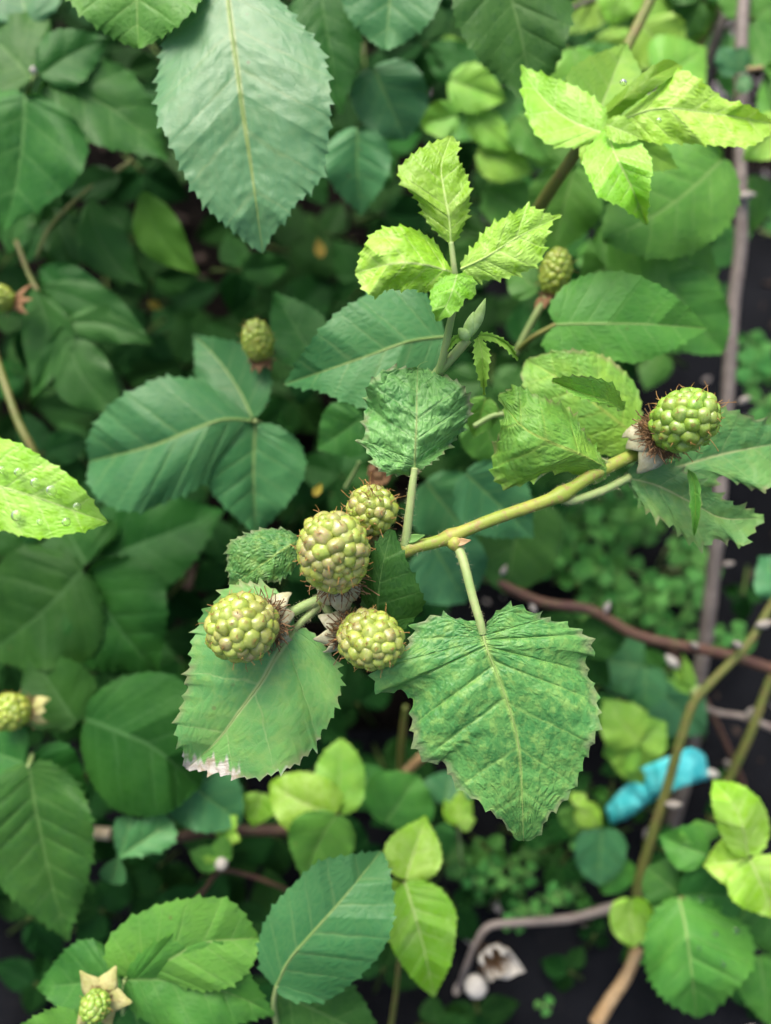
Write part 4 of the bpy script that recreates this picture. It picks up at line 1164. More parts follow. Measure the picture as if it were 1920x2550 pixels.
gleaf(t, (1600, 60), (1690, 170), 170, .37, .38, 'light', nt=13, tooth=0.03)
gleaf(t, (1430, 120), (1450, 260), 150, .37, .38, 'light', nt=13, tooth=0.03)
gleaf(t, (1700, 380), (1790, 470), 150, .345, .35, 'light', nt=13, tooth=0.03)
gleaf(t, (1850, -40), (1910, 60), 110, .42, .43, 'light', nt=11, tooth=0.03)
t = cleaf('greyish-green leaves cut by the right edge below the lime rosette', (1900, 330), .36)
gleaf(t, (1960, 300), (1850, 400), 120, .345, .35, 'light', nt=11, tooth=0.03)
gleaf(t, (1890, 440), (1870, 580), 110, .41, .42, 'mid', nt=11, tooth=0.03)
t = thing('dark_sprig', 'small sprig of dark glossy leaves on the grey cane, top right', 'leaf sprig', at(1830, 200, .37))
gleaf(t, (1835, 180), (1790, 120), 70, .368, .366, 'blue', nt=7, tooth=0.02, prof=ROUND)
gleaf(t, (1840, 180), (1850, 115), 56, .368, .366, 'blue', nt=7, tooth=0.02, prof=ROUND)
gleaf(t, (1835, 205), (1875, 215), 46, .366, .364, 'blue', nt=7, tooth=0.02, prof=ROUND)
stem(t, 'stalk', [(1838, 240, .37), (1838, 205, .37), (1836, 180, .37)], 9, 6, 'olive')
stem(t, 'twig', [(1845, 172, .37), (1870, 172, .368), (1900, 168, .366)], 12, 9, 'wood')

# ------------------------------------------------------------------ canes at the right
def cane(label, pts, w0, w1, mat, buds=(), bmat='canebud', name='bare_cane'):
    t = thing(name, label, 'cane', at(*pts[0]))
    stem(t, 'stem', pts, w0, w1, mat, lump=.05, n=16 * len(pts))
    for x, y, d, dx, dy in buds:
        f_ = random.Random(int(x * 7 + y)).uniform(.6, 1.05)
        blob(t, 'bud', x, y, d + .003, cdir(dx, dy, .35), 0.0085 * f_, 0.0040 * f_, bmat, 0.9)
    return t
cane('upright purple-grey cane running down the right side', [(1868, -120, .40), (1852, 0, .39), (1846, 118, .385), (1843, 378, .38), (1845, 600, .385), (1825, 768, .39), (1812, 978, .395), (1790, 1250, .40),
     (1783, 1359, .405), (1758, 1586, .42), (1741, 1690, .43), (1722, 1859, .445), (1695, 1976, .455), (1655, 2110, .475), (1630, 2190, .495)], 30, 38, 'cane',
     ((1800, 1406, .40, 1, .2), (1835, 490, .375, 1, .0), (1836, 1005, .39, .5, .3), (1752, 775, .42, -1, 0)))
cane('dark blurred cane slanting behind the upright one at the top', [(1830, -60, .43), (1817, 0, .43), (1790, 80, .43), (1758, 180, .435), (1735, 300, .44), (1700, 400, .46), (1650, 560, .5)], 30, 28, 'darkcane')
cane('thin olive stem slanting at the top right', [(1815, -40, .41), (1790, 30, .41), (1752, 100, .41), (1705, 170, .41), (1660, 240, .415)], 16, 18, 'olive')
cane('olive-yellow stem leaving the top edge above the lime rosette', [(1640, -50, .33), (1619, 0, .325), (1585, 70, .32), (1555, 130, .315), (1535, 190, .31)], 28, 26, 'olive')
cane('thin dark twig crossing the top edge above the pale leaves', [(1500, -10, .40), (1450, 10, .40), (1410, 28, .40), (1385, 40, .40)], 14, 10, 'darkcane')
cane('red-brown cane crossing behind the big mottled leaf to the right edge', [(1060, 1360, .37), (1130, 1395, .37), (1220, 1440, .37), (1346, 1498, .368), (1472, 1520, .367), (1577, 1578, .366), (1682, 1605, .365), (1808, 1630, .365), (1920, 1664, .365), (2050, 1700, .365)],
     24, 30, 'red', ((1505, 1528, .362, .3, 1), (1740, 1612, .360, -.6, .3), (1245, 1435, .366, .4, .8), (1320, 1500, .366, .4, -.8)))
cane('olive-green cane crossing in front of the turquoise tag', [(1990, 1400, .345), (1920, 1510, .35), (1859, 1607, .352), (1766, 1704, .356), (1724, 1756, .358), (1690, 1859, .362), (1657, 1976, .37), (1615, 2110, .38), (1588, 2220, .39),
     (1585, 2330, .395), (1572, 2400, .40)], 20, 27, 'olive', ((1655, 2002, .366, .8, .1), (1848, 1612, .346, -.6, .3), (1880, 1560, .346, .8, .3)))
cane('tan dry cut stick with a bare end at the bottom right', [(1590, 2360, .395), (1560, 2430, .395), (1520, 2490, .392), (1482, 2552, .39)], 26, 34, 'wood', name='dry_stick')
cane('second olive cane leaning in from the right edge', [(1990, 1560, .41), (1920, 1690, .415), (1867, 1830, .42), (1812, 1945, .43), (1770, 2040, .44)], 19, 22, 'olive', ((1820, 1900, .42, -1, .3),))
cane('thin grey twig crossing to the right edge below the red-brown cane', [(1750, 1760, .43), (1790, 1775, .43), (1850, 1785, .425), (1920, 1812, .42), (2000, 1850, .42)], 12, 20, 'cane', ((1860, 1790, .42, .3, 1),))
cane('thin dark twig deep in the black gap at the right', [(1640, 1580, .47), (1700, 1660, .47), (1760, 1750, .47), (1830, 1900, .475), (1870, 2010, .48)], 10, 12, 'red')
t = thing('bud_sprig', 'pale silvery new shoot on the upright cane below the red-brown one', 'bud sprig', at(1725, 1720, .40))
gleaf(t, (1722, 1722), (1672, 1655), 30, .397, .395, 'light', nt=7, tooth=0.05, fold=.4)
gleaf(t, (1726, 1720), (1700, 1625), 32, .396, .394, 'light', nt=7, tooth=0.05, fold=.4)
gleaf(t, (1722, 1724), (1662, 1690), 26, .397, .395, 'light', nt=7, tooth=0.05, fold=.4)
blob(t, 'bud', 1690, 1665, .396, cdir(-.7, .7, .2), 0.011, 0.005, 'bud')
blob(t, 'bud', 1724, 1740, .398, cdir(.3, .8, .2), 0.008, 0.007, 'petiole')

# turquoise tag looped about the cane
k = NT('turquoise_plastic')
tc = k.node('ShaderNodeTexCoord')
nn = k.noise(tc.outputs['Object'], 200, 3)
TQ = k.done(k.principled(k.mix(k.rng(nn, .3, .7), (0.05, 0.60, 0.64), (0.16, 0.76, 0.78)), 0.45, 0.4, k.bump(nn, 0.0004)))
def ribbon(parent, name, left, right, mat, n=24):
    Lc, Rc = catmull(left, n), catmull(right, n)
    V, F = [], []
    m = 6
    for i in range(n):
        for j in range(m):
            f = j / (m - 1)
            p = Lc[i] * (1 - f) + Rc[i] * f
            V.append(tuple(at(p[0], p[1], p[2] - 0.0012 * math.sin(math.pi * f) + 0.0045 * noise.noise(Vector((i * 0.45, f * 2.2, p[0] * .01))))))
    for i in range(n - 1):
        for j in range(m - 1):
            F.append((i * m + j, i * m + j + 1, (i + 1) * m + j + 1, (i + 1) * m + j))
    o = mesh_obj(name, V, F, mat, parent, at(*left[0]))
    md = o.modifiers.new('thickness', 'SOLIDIFY'); md.thickness = 0.0006; md.offset = 0
    return o
t = thing('plant_tag', 'turquoise plastic plant tag looped around a cane at the lower right', 'plant tag', at(1650, 1960, .40))
ribbon(t, 'loop', [(1592, 1914, .394), (1640, 1894, .388), (1690, 1874, .384), (1724, 1862, .388), (1756, 1884, .400), (1750, 1912, .410)],
       [(1624, 1992, .397), (1656, 1980, .390), (1692, 1962, .384), (1730, 1950, .388), (1764, 1938, .400), (1754, 1946, .410)], TQ)
ribbon(t, 'tail', [(1596, 1914, .3955), (1570, 1944, .398), (1538, 1976, .404), (1508, 2012, .414)], [(1627, 1991, .3985), (1606, 2006, .400), (1566, 2036, .405), (1522, 2052, .414)], TQ)
blob(t, 'clasp', 1752, 1922, .40, cdir(1, -.15, .2), 0.008, 0.0045, 'bud')

# ------------------------------------------------------------------ left lower leaves
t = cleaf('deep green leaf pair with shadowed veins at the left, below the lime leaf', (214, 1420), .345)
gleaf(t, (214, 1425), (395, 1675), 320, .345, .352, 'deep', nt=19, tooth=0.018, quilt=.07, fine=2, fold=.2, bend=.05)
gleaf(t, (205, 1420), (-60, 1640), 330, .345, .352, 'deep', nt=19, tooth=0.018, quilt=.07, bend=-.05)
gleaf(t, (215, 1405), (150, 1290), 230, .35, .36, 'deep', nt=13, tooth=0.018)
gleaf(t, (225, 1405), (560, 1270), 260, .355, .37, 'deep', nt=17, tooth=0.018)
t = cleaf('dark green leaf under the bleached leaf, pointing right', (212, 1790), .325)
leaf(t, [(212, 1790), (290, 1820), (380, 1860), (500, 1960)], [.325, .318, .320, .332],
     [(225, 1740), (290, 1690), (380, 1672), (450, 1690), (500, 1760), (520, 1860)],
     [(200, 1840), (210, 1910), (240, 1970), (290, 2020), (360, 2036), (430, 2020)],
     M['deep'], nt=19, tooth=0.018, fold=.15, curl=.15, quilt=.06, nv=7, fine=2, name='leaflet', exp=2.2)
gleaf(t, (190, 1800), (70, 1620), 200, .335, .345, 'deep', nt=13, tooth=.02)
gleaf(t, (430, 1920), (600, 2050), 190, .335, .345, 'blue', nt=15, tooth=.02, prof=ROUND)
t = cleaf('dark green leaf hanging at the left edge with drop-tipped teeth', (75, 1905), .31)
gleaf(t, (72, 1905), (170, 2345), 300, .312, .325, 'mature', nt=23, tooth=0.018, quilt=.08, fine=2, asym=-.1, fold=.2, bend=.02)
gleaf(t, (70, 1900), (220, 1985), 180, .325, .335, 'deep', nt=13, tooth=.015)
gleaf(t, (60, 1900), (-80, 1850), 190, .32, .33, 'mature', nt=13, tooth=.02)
stem(t, 'petiole', [(80, 1880, .325), (76, 1895, .32), (72, 1908, .312)], 12, 10, 'petiole')
t = cleaf('three-part green leaf holding the open star berry, bottom left', (311, 2436), .272)
stem(t, 'petiole', [(300, 2600, .29), (306, 2520, .28), (311, 2440, .273)], 14, 11, 'petiole')
leaf(t, [(311, 2436), (400, 2400), (500, 2350), (645, 2335)], [.272, .266, .266, .272],
     [(265, 2405), (262, 2350), (300, 2300), (357, 2266), (420, 2243), (500, 2232), (575, 2240), (622, 2290)],
     [(350, 2440), (420, 2450), (500, 2470), (560, 2465), (612, 2430), (642, 2380)],
     M['mid'], nt=19, tooth=0.03, fold=.12, curl=.12, quilt=.06, nv=8, fine=2, name='leaflet', rib=6, exp=2.1)
gleaf(t, (318, 2440), (688, 2530), 250, .268, .276, 'mid', nt=19, tooth=0.02, bend=-.08, fold=.3, quilt=.1, fine=2)
gleaf(t, (300, 2440), (90, 2460), 220, .280, .29, 'mature', nt=17, tooth=0.03, roll=.2)
gleaf(t, (310, 2450), (380, 2660), 200, .278, .286, 'mature', nt=15, tooth=0.03)
gleaf(t, (210, 2590), (50, 2550), 140, .262, .268, 'mid', nt=13, tooth=0.04)
t = cleaf('large greyish-green leaf pointing up at the bottom, left of the lime leaf', (688, 2455), .268)
leaf(t, [(686, 2458), (720, 2390), (780, 2320), (860, 2230), (950, 2118)], [.268, .262, .261, .264, .274],
     [(650, 2420), (640, 2370), (650, 2312), (684, 2249), (734, 2195), (789, 2146), (840, 2132), (900, 2122)],
     [(700, 2480), (740, 2496), (810, 2495), (877, 2450), (930, 2400), (962, 2354), (984, 2280), (978, 2200), (966, 2144)],
     M['blue'], nt=21, tooth=0.022, fold=.1, curl=.08, quilt=.05, nv=8, fine=2, name='leaflet', rib=7, exp=2.2)
gleaf(t, (690, 2470), (960, 2600), 220, .285, .295, 'mature', nt=15, tooth=.03)
stem(t, 'petiole', [(690, 2560, .285), (682, 2500, .275), (690, 2452, .268)], 14, 12, 'petiole')

t = cleaf('bright lime leaf pointing down, at the bottom middle', (1012, 2198), .30)
leaf(t, [(1008, 2196), (1030, 2270), (1055, 2360), (1082, 2484)], [.302, .296, .298, .308],
     [(985, 2215), (968, 2270), (970, 2346), (1006, 2412), (1050, 2462)],
     [(1040, 2190), (1090, 2206), (1130, 2254), (1138, 2306), (1126, 2392), (1100, 2450)],
     M['lime'], nt=19, tooth=0.016, fold=.1, curl=.15, quilt=.10, nv=8, fine=2, name='leaflet', rib=6, exp=2.2)
gleaf(t, (1010, 2190), (1060, 2030), 150, .308, .318, 'lime', nt=13, tooth=0.02, fold=.3)
gleaf(t, (1000, 2200), (950, 2260), 80, .31, .315, 'lime', nt=9, tooth=.02)
stem(t, 'petiole', [(960, 2640, .36), (985, 2480, .34), (1000, 2320, .32), (1008, 2198, .302)], 14, 10, 'olive')
t = cleaf('yellow-green three-part leaf low between the two mottled leaves', (838, 2030), .335)
gleaf(t, (835, 2028), (672, 1950), 160, .335, .34, 'lime', nt=13, tooth=0.015, prof=ROUND, bend=-.05)
gleaf(t, (842, 2022), (850, 1838), 130, .338, .345, 'light', nt=13, tooth=0.015, prof=ROUND)
gleaf(t, (838, 2030), (760, 2200), 170, .330, .34, 'mid', nt=15, tooth=0.018, bend=.06)
gleaf(t, (650, 1975), (630, 2060), 90, .345, .35, 'lime', nt=9, tooth=.02)
t = cleaf('rounded green leaves under the yellow-green three-part leaf', (1000, 2010), .37)
gleaf(t, (960, 2050), (1040, 1930), 190, .37, .375, 'mid', nt=13, tooth=0.015, prof=ROUND)
gleaf(t, (930, 2010), (900, 1900), 130, .375, .385, 'mature', nt=13, tooth=0.015, prof=ROUND)
gleaf(t, (1080, 2060), (1110, 2130), 90, .36, .365, 'mature', nt=9, tooth=0.015, prof=ROUND)
gleaf(t, (1110, 2000), (1120, 1920), 130, .38, .39, 'blue', nt=9, tooth=0.015, prof=ROUND)
t = cleaf('small tufted lime seedling right of the lime leaves', (1140, 2060), .37, name='seedling', cat='seedling')
for b_, t_, w_ in (((1140, 2050), (1150, 1960), 50), ((1140, 2050), (1185, 2040), 52), ((1140, 2050), (1105, 1990), 46), ((1145, 2055), (1175, 1990), 40)):
    gleaf(t, b_, t_, w_, .362, .36, 'lime', nt=7, tooth=.04)
stem(t, 'stalk', [(1150, 2180, .42), (1145, 2110, .39), (1140, 2050, .362)], 9, 7, 'petiole')
t = cleaf('small greyish lobed leaf covering the pale stick', (330, 2150), .325)
gleaf(t, (296, 2135), (430, 2045), 100, .322, .328, 'blue', nt=9, tooth=.05, fold=.3, prof=OBOV)
gleaf(t, (296, 2135), (330, 2035), 80, .324, .33, 'blue', nt=7, tooth=.04, prof=OBOV)
gleaf(t, (296, 2135), (275, 2200), 70, .322, .328, 'blue', nt=7, tooth=.04, prof=OBOV)
t = cleaf('little pale shoot with lime tips on the dark twig, bottom left', (545, 2140), .345, name='twig_shoot', cat='shoot')
for b_, t_, w_, m_ in (((550, 2150), (555, 2070), 56, 'mid'), ((540, 2080), (590, 2030), 60, 'lime'), ((555, 2075), (600, 2095), 44, 'lime'), ((545, 2150), (470, 2120), 70, 'mid'), ((550, 2150), (500, 2135), 36, 'light')):
    gleaf(t, b_, t_, w_, .345, .342, m_, nt=9, tooth=.03)
blob(t, 'bud', 553, 2165, .345, cdir(0, 1, .4), 0.007, 0.006, 'bud')

# sticks and twigs, lower left and middle
t = thing('cut_stick', 'cut stick with a pale bare end and dark bark, lower left', 'stick', at(139, 2062, .35))
stem(t, 'bare_wood', [(139, 2062, .350), (200, 2070, .351), (275, 2077, .352)], 31, 30, 'pith')
stem(t, 'bark', [(270, 2077, .352), (399, 2090, .355), (525, 2070, .358), (640, 2068, .36), (760, 2060, .365), (860, 2010, .38), (960, 1960, .40)], 30, 26, 'red')
cane('thin reddish twig under the pale shoot, lower left', [(470, 2260, .37), (510, 2215, .365), (550, 2170, .355), (620, 2180, .36), (700, 2210, .37), (780, 2250, .39)], 13, 9, 'red', name='thin_twig')
cane('brown stick showing between the two mottled leaves', [(960, 1985, .42), (1010, 1925, .405), (1056, 1880, .395), (1120, 1820, .39)], 24, 24, 'wood', name='brown_stick')
cane('olive stalk rising behind the mottled leaves', [(985, 2010, .43), (995, 1930, .42), (1000, 1850, .40), (1010, 1760, .38)], 20, 14, 'olive', name='green_stalk')
cane('green stalk at the left edge below the pointed leaflets', [(-20, 860, .355), (10, 950, .345), (45, 1050, .34), (85, 1130, .34), (120, 1230, .35)], 18, 20, 'olive', name='green_stalk')
cane('dim purplish stalk behind the dark leaf at the centre', [(1110, 1560, .47), (1090, 1500, .46), (1080, 1430, .45), (1085, 1340, .44)], 30, 24, 'cane', name='dim_stalk')

# spent flower at the bottom
t = thing('spent_flower', 'spent flower with cream-white sepals and a brown centre on a tan stalk, bottom', 'flower', at(1226, 2378, .38))
stem(t, 'stalk', [(1540, 2255, .392), (1420, 2287, .388), (1300, 2297, .384), (1220, 2306, .382), (1185, 2350, .382), (1160, 2410, .386), (1144, 2460, .395)], 24, 14, 'cane')
Cn = at(1228, 2378, .376)
for an, ln, w_, bd_ in ((62, .012, .010, 1.3), (-8, .0135, .015, .6), (-52, .013, .010, 1.5), (-105, .010, .007, 1.1), (168, .0115, .006, 1.4), (120, .009, .006, 1.7)):
    a = R(an)
    dv = cdir(math.cos(a), math.sin(a), .25)
    sepal(t, Cn + dv * 0.0045, dv, cdir(0, 0, 1), ln, w_, M['bud'], bend=bd_, cup=.55)
g = random.Random(4)
strands(t, 'stamens', [(Cn + 0.003 * Vector((g.uniform(-1, 1), g.uniform(-1, 1), 0)), cdir(g.uniform(-1, 1), g.uniform(-1, 1), .9), 0.006, 0.5 * Vector((g.uniform(-1, 1), g.uniform(-1, 1), g.uniform(-1, 1)))) for _ in range(120)], M['dry'], .0003)
blob(t, 'receptacle', 1228, 2378, .380, cdir(0, 0, 1), 0.006, 0.010, 'dry')
o = thing('flower_bud', 'round pale flower bud below the spent flower', 'flower bud', at(1184, 2448, .37))
blob(o, 'bud', 1184, 2478, .372, cdir(0, 1, .3), 0.0115, 0.0115, 'bud', .7)
for an in (60, 180, 300):
    sepal(o, at(1184, 2474, .371), cdir(math.cos(R(an)), .4, math.sin(R(an))), cdir(0, 1, 0), .007, .005, M['bud'], .7)

# ------------------------------------------------------------------ right lower leaves
t = cleaf('large glossy fan of green leaflets at the bottom right corner', (1700, 2290), .33)
stem(t, 'petiole', [(1600, 2340, .37), (1650, 2290, .345), (1700, 2235, .334)], 16, 12, 'olive')
leaf(t, [(1690, 2235), (1705, 2300), (1720, 2400), (1735, 2535)], [.334, .322, .322, .334],
     [(1650, 2245), (1610, 2300), (1600, 2390), (1620, 2450), (1650, 2490), (1690, 2515)],
     [(1730, 2240), (1800, 2262), (1870, 2320), (1880, 2400), (1850, 2450), (1800, 2500), (1770, 2525)],
     M['mid'], nt=17, tooth=0.045, fold=.14, curl=.3, quilt=.14, nv=7, fine=2, name='leaflet', exp=1.6, rib=5, wave=.1)
gleaf(t, (1695, 2230), (1870, 2230), 150, .335, .34, 'mature', nt=11, tooth=.02, fold=.3, prof=ROUND)
gleaf(t, (1690, 2225), (1610, 2160), 130, .338, .345, 'mature', nt=11, tooth=.02, prof=ROUND)
for x, y, r in ((1745, 2240, 10), (1780, 2325, 10), (1832, 2318, 11), (1740, 2360, 8), (1800, 2400, 9)):
    drop(x, y, .316, r, 'clear water drop on the glossy fan leaf at the bottom right', 'water drops on the fan leaf')
t = cleaf('tall bright lime leaf with pale veins at the right edge, below the tag', (1860, 2140), .315)
leaf(t, [(1862, 2130), (1852, 2070), (1830, 2010), (1775, 1942)], [.315, .308, .308, .316],
     [(1835, 2130), (1800, 2090), (1780, 2040), (1770, 1985)],
     [(1895, 2125), (1918, 2070), (1900, 2000), (1850, 1955), (1805, 1944)],
     M['lime'], nt=15, tooth=0.02, fold=.15, curl=.12, quilt=.08, nv=7, fine=2, name='leaflet', rib=6)
gleaf(t, (1865, 2140), (1750, 2155), 130, .318, .325, 'lime', nt=13, tooth=.02, roll=.2)
gleaf(t, (1868, 2140), (1935, 2290), 170, .313, .322, 'lime', nt=13, tooth=.02)
gleaf(t, (1760, 2130), (1640, 2080), 120, .328, .338, 'mid', nt=13, tooth=.02, fold=.3)
gleaf(t, (1745, 2100), (1735, 2040), 110, .33, .338, 'mid', nt=9, tooth=.02)
t = cleaf('single yellow-green leaf over the olive cane, left of the glossy fan', (1590, 2360), .365)
gleaf(t, (1570, 2238), (1575, 2360), 110, .362, .366, 'lime', nt=11, tooth=.015, prof=ROUND, fold=.3)
t = cleaf('dull green leaves cut by the right edge near the bottom', (1930, 2300), .35)
gleaf(t, (1900, 2220), (1960, 2400), 160, .345, .355, 'mature', nt=13, tooth=.02)
gleaf(t, (1890, 2380), (1920, 2560), 130, .34, .35, 'mid', nt=13, tooth=.03)
t = cleaf('bluish rounded leaf below the tip of the big mottled leaf', (1480, 2080), .385)
gleaf(t, (1500, 2065), (1490, 2205), 130, .383, .39, 'blue', nt=11, tooth=.012, prof=ROUND)
gleaf(t, (1560, 2140), (1500, 2225), 90, .39, .395, 'mid', nt=9, tooth=.012, prof=ROUND)
gleaf(t, (1440, 2010), (1500, 2060), 70, .378, .38, 'lime', nt=9, tooth=.02)
gleaf(t, (1440, 2010), (1420, 2080), 90, .382, .388, 'mid', nt=9, tooth=.02)
gleaf(t, (1430, 2005), (1460, 1975), 50, .376, .378, 'lime', nt=9, tooth=.02)
t = cleaf('bluish-green pair of leaves under the red-brown cane', (1560, 1620), .40)
gleaf(t, (1600, 1660), (1480, 1640), 160, .395, .40, 'blue', nt=11, tooth=.012, prof=ROUND)
gleaf(t, (1610, 1660), (1600, 1770), 110, .395, .40, 'blue', nt=11, tooth=.012, prof=ROUND)
gleaf(t, (1640, 1720), (1760, 1830), 160, .42, .43, 'blue', nt=11, tooth=.012)
gleaf(t, (1440, 1540), (1480, 1600), 100, .40, .405, 'mid', nt=9, tooth=.012)
t = cleaf('blurred yellow-green lobed leaf right of the big mottled leaf', (1540, 1800), .385)
gleaf(t, (1590, 1850), (1500, 1740), 130, .385, .39, 'light', nt=11, tooth=.05)
gleaf(t, (1590, 1850), (1660, 1800), 120, .388, .392, 'light', nt=11, tooth=.05)
gleaf(t, (1590, 1850), (1500, 1880), 130, .388, .395, 'light', nt=11, tooth=.05)
gleaf(t, (1580, 1860), (1590, 1960), 120, .39, .398, 'light', nt=11, tooth=.05)
t = cleaf('bluish leaf tip at the right edge above the olive cane', (1950, 1430), .36)
gleaf(t, (1960, 1470), (1890, 1385), 130, .36, .365, 'blue', nt=11, tooth=.03)
t = cleaf('green leaves behind the stem at the centre right', (1180, 1250), .31)
gleaf(t, (1160, 1180), (1330, 1340), 200, .305, .32, 'blue', nt=15, tooth=.02)
gleaf(t, (1300, 1240), (1260, 1480), 240, .36, .37, 'mature', nt=15, tooth=.015, prof=ROUND)
gleaf(t, (1080, 1360), (1160, 1500), 210, .33, .34, 'blue', nt=15, tooth=.015, prof=ROUND)
gleaf(t, (1060, 1200), (1180, 1350), 190, .335, .345, 'blue', nt=15, tooth=.015)
gleaf(t, (1200, 1020), (1250, 1180), 150, .30, .31, 'mid', nt=13, tooth=.02)
gleaf(t, (1210, 990), (1180, 1090), 90, .262, .27, 'yellowed', nt=9, tooth=.02)
stem(t, 'petiole', [(1180, 1062, .262), (1230, 1035, .262), (1290, 1028, .262)], 14, 13, 'petiole')
t = thing('withered_bud', 'withered brown flower remnant above the small tufted berry', 'dead flower', at(940, 1190, .29))
blob(t, 'bud', 925, 1195, .285, cdir(.5, .6, .3), 0.008, 0.008, 'dry')
for an in (20, 100, 160, 220):
    sepal(t, at(945, 1190, .282), cdir(math.cos(R(an)), math.sin(R(an)), .2), cdir(0, 0, 1), .006, .006, M['sepal_brown'], .5)
stem(t, 'stalk', [(860, 1215, .30), (880, 1180, .295), (895, 1150, .29)], 10, 8, 'petiole')

# ------------------------------------------------------------------ clover on the ground
def clover(px, py, d, n, spread, size, seed, mat='clover'):
    g = random.Random(seed)
    x0, y0 = px, py
    lm = ('the spent flower' if y0 > 2050 and x0 < 1500 else 'the torn leaf' if y0 < 1100 else 'the olive-green cane' if x0 > 1780 else 'the upright cane' if x0 > 1530 else 'the fruiting stem')
    t = thing('clover_plant', 'small clover-like plant with round leaflets on the ground near ' + lm, 'clover', at(px, py, d + .02), 'clover plants near ' + lm)
    for i in range(n):
        x, y = px + g.gauss(0, spread), py + g.gauss(0, spread)
        dd = d + g.uniform(-.015, .02)
        a0 = g.uniform(0, 360)
        for k in range(3):
            a = R(a0 + 120 * k + g.uniform(-12, 12)); s = size * g.uniform(.8, 1.15)
            gleaf(t, (x + 2 * math.cos(a), y + 2 * math.sin(a)), (x + s * math.cos(a), y + s * math.sin(a)), s * 0.92, dd, dd + g.uniform(-.006, .006), mat, prof=OBOV, nt=5, tooth=.01, quilt=.0, wave=.02)
        stem(t, 'stalk', [(x, y, dd), (x + g.uniform(-20, 20), y + g.uniform(-10, 30), dd + .02), (px + g.uniform(-15, 15), py + g.uniform(0, 40), d + .055)], 5, 6, 'petiole', sides=6, n=8)
    return t
for i, (x, y, n, sp, sz) in enumerate(((1390, 1420, 3, 28, 42), (1440, 1300, 4, 36, 48), (1560, 1330, 4, 40, 48), (1650, 1400, 4, 40, 50), (1580, 1440, 3, 34, 44), (1700, 1470, 3, 30, 44), (1490, 1240, 3, 36, 52), (1620, 1540, 3, 32, 40),
                                       (1890, 850, 2, 16, 40), (1870, 950, 3, 28, 50), (1910, 1010, 2, 20, 44), (1830, 1600, 2, 18, 46), (1300, 2230, 3, 30, 34), (1330, 2180, 2, 24, 34), (1345, 2265, 2, 22, 26),
                                       (1250, 2140, 3, 30, 34), (1900, 560, 2, 30, 44), (1370, 2500, 1, 10, 26), (1480, 1500, 3, 34, 40), (1540, 1250, 3, 30, 46), (1720, 1360, 2, 24, 40), (1280, 1370, 3, 30, 40), (1420, 1360, 3, 34, 44), (1500, 1400, 3, 34, 42), (1610, 1280, 3, 34, 46), (1560, 1500, 3, 34, 40), (1680, 1560, 2, 26, 40), (1850, 900, 2, 26, 44), (1200, 2200, 3, 30, 32),
        (1270, 2290, 2, 26, 30), (1390, 2230, 3, 30, 30), (1440, 2130, 2, 26, 32), (1180, 2110, 2, 24, 32), (1530, 1180, 3, 30, 46))):
    clover(x, y, min(.47, ground_depth(x, y) - .05), n, sp, sz, 300 + i)

# ------------------------------------------------------------------ bramble leaves that fill the shade behind
MARKS = (((100, 250), 'the dark star leaf, top left'), ((600, 250), 'the large hanging leaf'), ((150, 780), 'the pointed leaflets'), ((420, 700), 'the bright pointed leaf'), ((640, 850), 'the egg-shaped berry'),
         ((900, 850), 'the leaf that points left'), ((1080, 560), 'the young lime leaflets'), ((1100, 200), 'the yellowish young leaflets'), ((1280, 60), 'the leaf left of the lime rosette'), ((1550, 250), 'the lime rosette'),
         ((1550, 480), 'the broad rounded leaf'), ((1480, 750), 'the dark-collared berry'), ((400, 1100), 'the three-part bluish leaf'), ((100, 1220), 'the leaf with water drops'), ((250, 1500), 'the deep green leaf pair'),
         ((560, 1400), 'the small leaf by the largest berry'), ((830, 1380), 'the berry cluster'), ((1050, 1050), 'the crinkled leaf'), ((1300, 1250), 'the fruiting stem'), ((1250, 1750), 'the big mottled leaf'), ((600, 1750), 'the bleached leaf'),
         ((350, 1850), 'the dark leaf that points right'), ((100, 2100), 'the leaf with drop-tipped teeth'), ((450, 2130), 'the cut stick'), ((800, 1980), 'the yellow-green three-part leaf'), ((820, 2300), 'the greyish-green leaf at the bottom'),
         ((1060, 2300), 'the lime leaf at the bottom'), ((420, 2380), 'the open star berry'), ((1720, 2380), 'the glossy fan of leaflets'), ((1850, 2050), 'the lime leaf at the right edge'), ((1850, 300), 'the grey cane at the top'))
def landmark(x, y):
    return min(MARKS, key=lambda m: (m[0][0] - x) ** 2 + (m[0][1] - y) ** 2)[1]
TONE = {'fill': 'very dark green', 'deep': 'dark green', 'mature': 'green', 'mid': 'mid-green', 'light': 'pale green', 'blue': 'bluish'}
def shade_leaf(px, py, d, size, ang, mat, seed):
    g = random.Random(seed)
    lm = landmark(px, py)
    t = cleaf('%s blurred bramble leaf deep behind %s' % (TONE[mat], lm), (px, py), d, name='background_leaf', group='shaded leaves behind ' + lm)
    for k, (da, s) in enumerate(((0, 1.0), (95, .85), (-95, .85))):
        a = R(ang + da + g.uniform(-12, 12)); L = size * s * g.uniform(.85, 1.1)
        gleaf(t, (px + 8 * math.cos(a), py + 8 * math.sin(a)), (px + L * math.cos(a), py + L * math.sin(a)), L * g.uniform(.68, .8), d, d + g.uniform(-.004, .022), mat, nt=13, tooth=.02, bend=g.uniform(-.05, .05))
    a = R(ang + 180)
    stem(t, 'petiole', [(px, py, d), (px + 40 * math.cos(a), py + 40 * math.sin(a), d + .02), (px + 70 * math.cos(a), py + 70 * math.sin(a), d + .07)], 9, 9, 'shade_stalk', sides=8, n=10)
g = random.Random(21)
def dark_gap(x, y):
    if x > 1010 and y > 2060 and x < 1620: return True
    if x > 1480 and 900 < y < 2150: return True
    if x > 1780 and y > 420: return True
    if x < 330 and y > 2300: return True
    if x > 1350 and 1180 < y < 1560: return True
    if x > 1480 and y > 2450: return True
    return False
i = 0
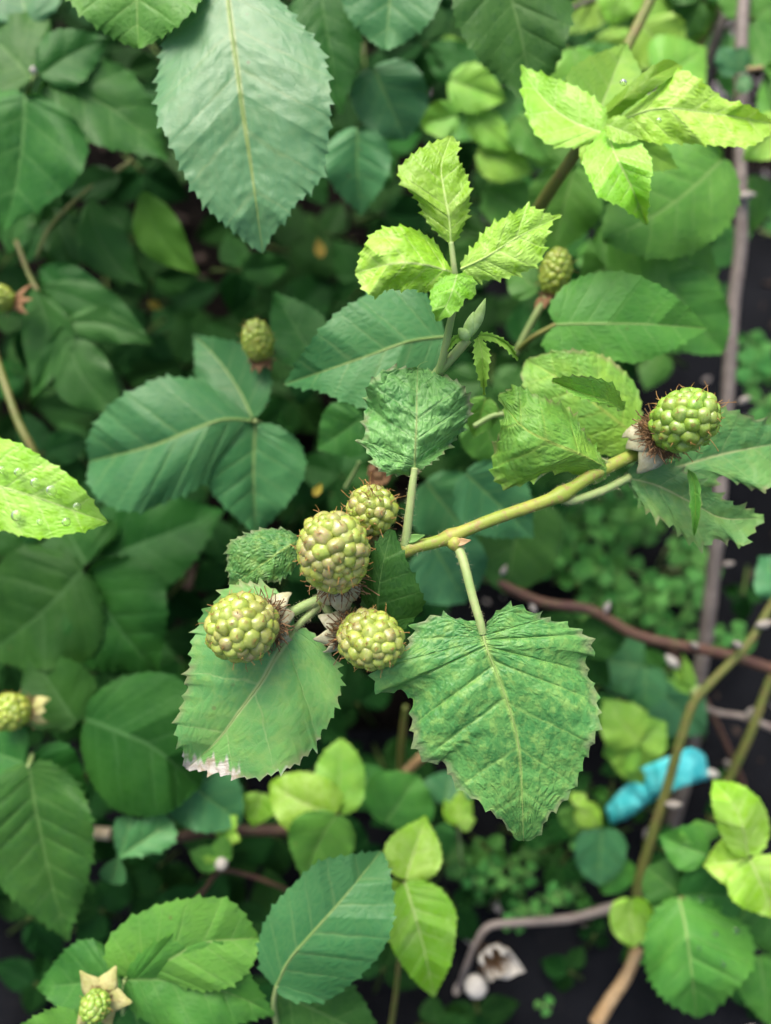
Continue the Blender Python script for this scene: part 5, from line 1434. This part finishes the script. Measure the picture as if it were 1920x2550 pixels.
for gy in range(-350, 2900, 165):
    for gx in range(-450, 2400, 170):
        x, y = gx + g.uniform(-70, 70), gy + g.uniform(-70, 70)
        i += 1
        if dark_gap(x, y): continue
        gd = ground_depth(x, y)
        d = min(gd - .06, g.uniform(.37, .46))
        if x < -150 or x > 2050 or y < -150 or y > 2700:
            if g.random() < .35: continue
        m_ = g.choice(('fill', 'fill', 'fill', 'deep')) if x < 1150 else (g.choice(('deep', 'mature', 'mid', 'mid')) if y < 900 else g.choice(('fill', 'deep', 'mature')))  # darker to the left: shade there is put into the leaf colours
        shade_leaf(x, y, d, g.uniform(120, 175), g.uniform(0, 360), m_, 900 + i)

# a second, deeper storey where the ground lies far down
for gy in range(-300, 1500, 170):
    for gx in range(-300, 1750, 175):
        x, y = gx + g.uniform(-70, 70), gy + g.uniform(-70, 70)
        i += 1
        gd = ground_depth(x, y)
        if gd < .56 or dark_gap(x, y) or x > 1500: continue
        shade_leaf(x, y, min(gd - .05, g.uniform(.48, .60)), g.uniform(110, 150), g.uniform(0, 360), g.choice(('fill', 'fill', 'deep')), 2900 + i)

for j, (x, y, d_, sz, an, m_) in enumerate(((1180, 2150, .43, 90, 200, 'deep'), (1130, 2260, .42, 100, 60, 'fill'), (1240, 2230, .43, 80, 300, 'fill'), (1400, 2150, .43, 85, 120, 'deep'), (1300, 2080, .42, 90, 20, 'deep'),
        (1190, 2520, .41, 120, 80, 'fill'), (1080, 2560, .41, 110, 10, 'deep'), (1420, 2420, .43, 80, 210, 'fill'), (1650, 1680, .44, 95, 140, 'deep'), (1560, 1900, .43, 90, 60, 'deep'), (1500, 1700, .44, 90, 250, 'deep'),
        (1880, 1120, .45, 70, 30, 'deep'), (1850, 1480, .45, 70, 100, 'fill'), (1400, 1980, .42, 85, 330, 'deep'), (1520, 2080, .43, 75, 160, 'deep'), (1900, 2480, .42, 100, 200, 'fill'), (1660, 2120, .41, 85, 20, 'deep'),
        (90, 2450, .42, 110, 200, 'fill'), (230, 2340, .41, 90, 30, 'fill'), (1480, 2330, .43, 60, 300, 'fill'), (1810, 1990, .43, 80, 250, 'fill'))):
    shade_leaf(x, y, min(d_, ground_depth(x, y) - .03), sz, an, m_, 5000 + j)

# a few fallen yellow leaves caught in the shade
for x, y, d_, L, an, lb in ((165, 905, .40, 75, 250, 'dead yellow leaf between the pointed leaflets at the left'), (372, 752, .41, 60, 330, 'dead yellow leaf in the gap left of the egg-shaped berry'),
                            (782, 1235, .315, 62, 60, 'yellow dead leaf scrap above the largest berry'), (800, 640, .41, 80, 100, 'brownish yellow dead leaf under the large hanging leaf'), (780, 2270, .41, 90, 80, 'orange-brown dead leaf beside the greyish-green bottom leaf')):
    t = cleaf(lb, (x, y), d_, name='dead_leaf')
    a = R(an); L *= .62
    gleaf(t, (x, y), (x + L * math.cos(a), y - L * math.sin(a)), L * .55, d_, d_ + .004, 'dead', nt=9, tooth=.03, fold=.5, curl=.3)

for j, (x, y, d_, sz, an, m_) in enumerate(((1220, 2120, .41, 60, 40, 'mid'), (1350, 2120, .42, 62, 160, 'mature'), (1460, 2270, .43, 58, 250, 'mature'), (1110, 2150, .40, 66, 300, 'mature'), (1520, 1980, .42, 64, 100, 'mid'),
        (1330, 1960, .41, 70, 60, 'mature'), (1600, 2010, .42, 60, 200, 'mature'), (1540, 1640, .43, 70, 30, 'mature'), (1440, 1450, .43, 70, 280, 'mature'), (1690, 1840, .44, 60, 180, 'mature'))):
    shade_leaf(x, y, min(d_, ground_depth(x, y) - .03), sz, an, m_, 6000 + j)
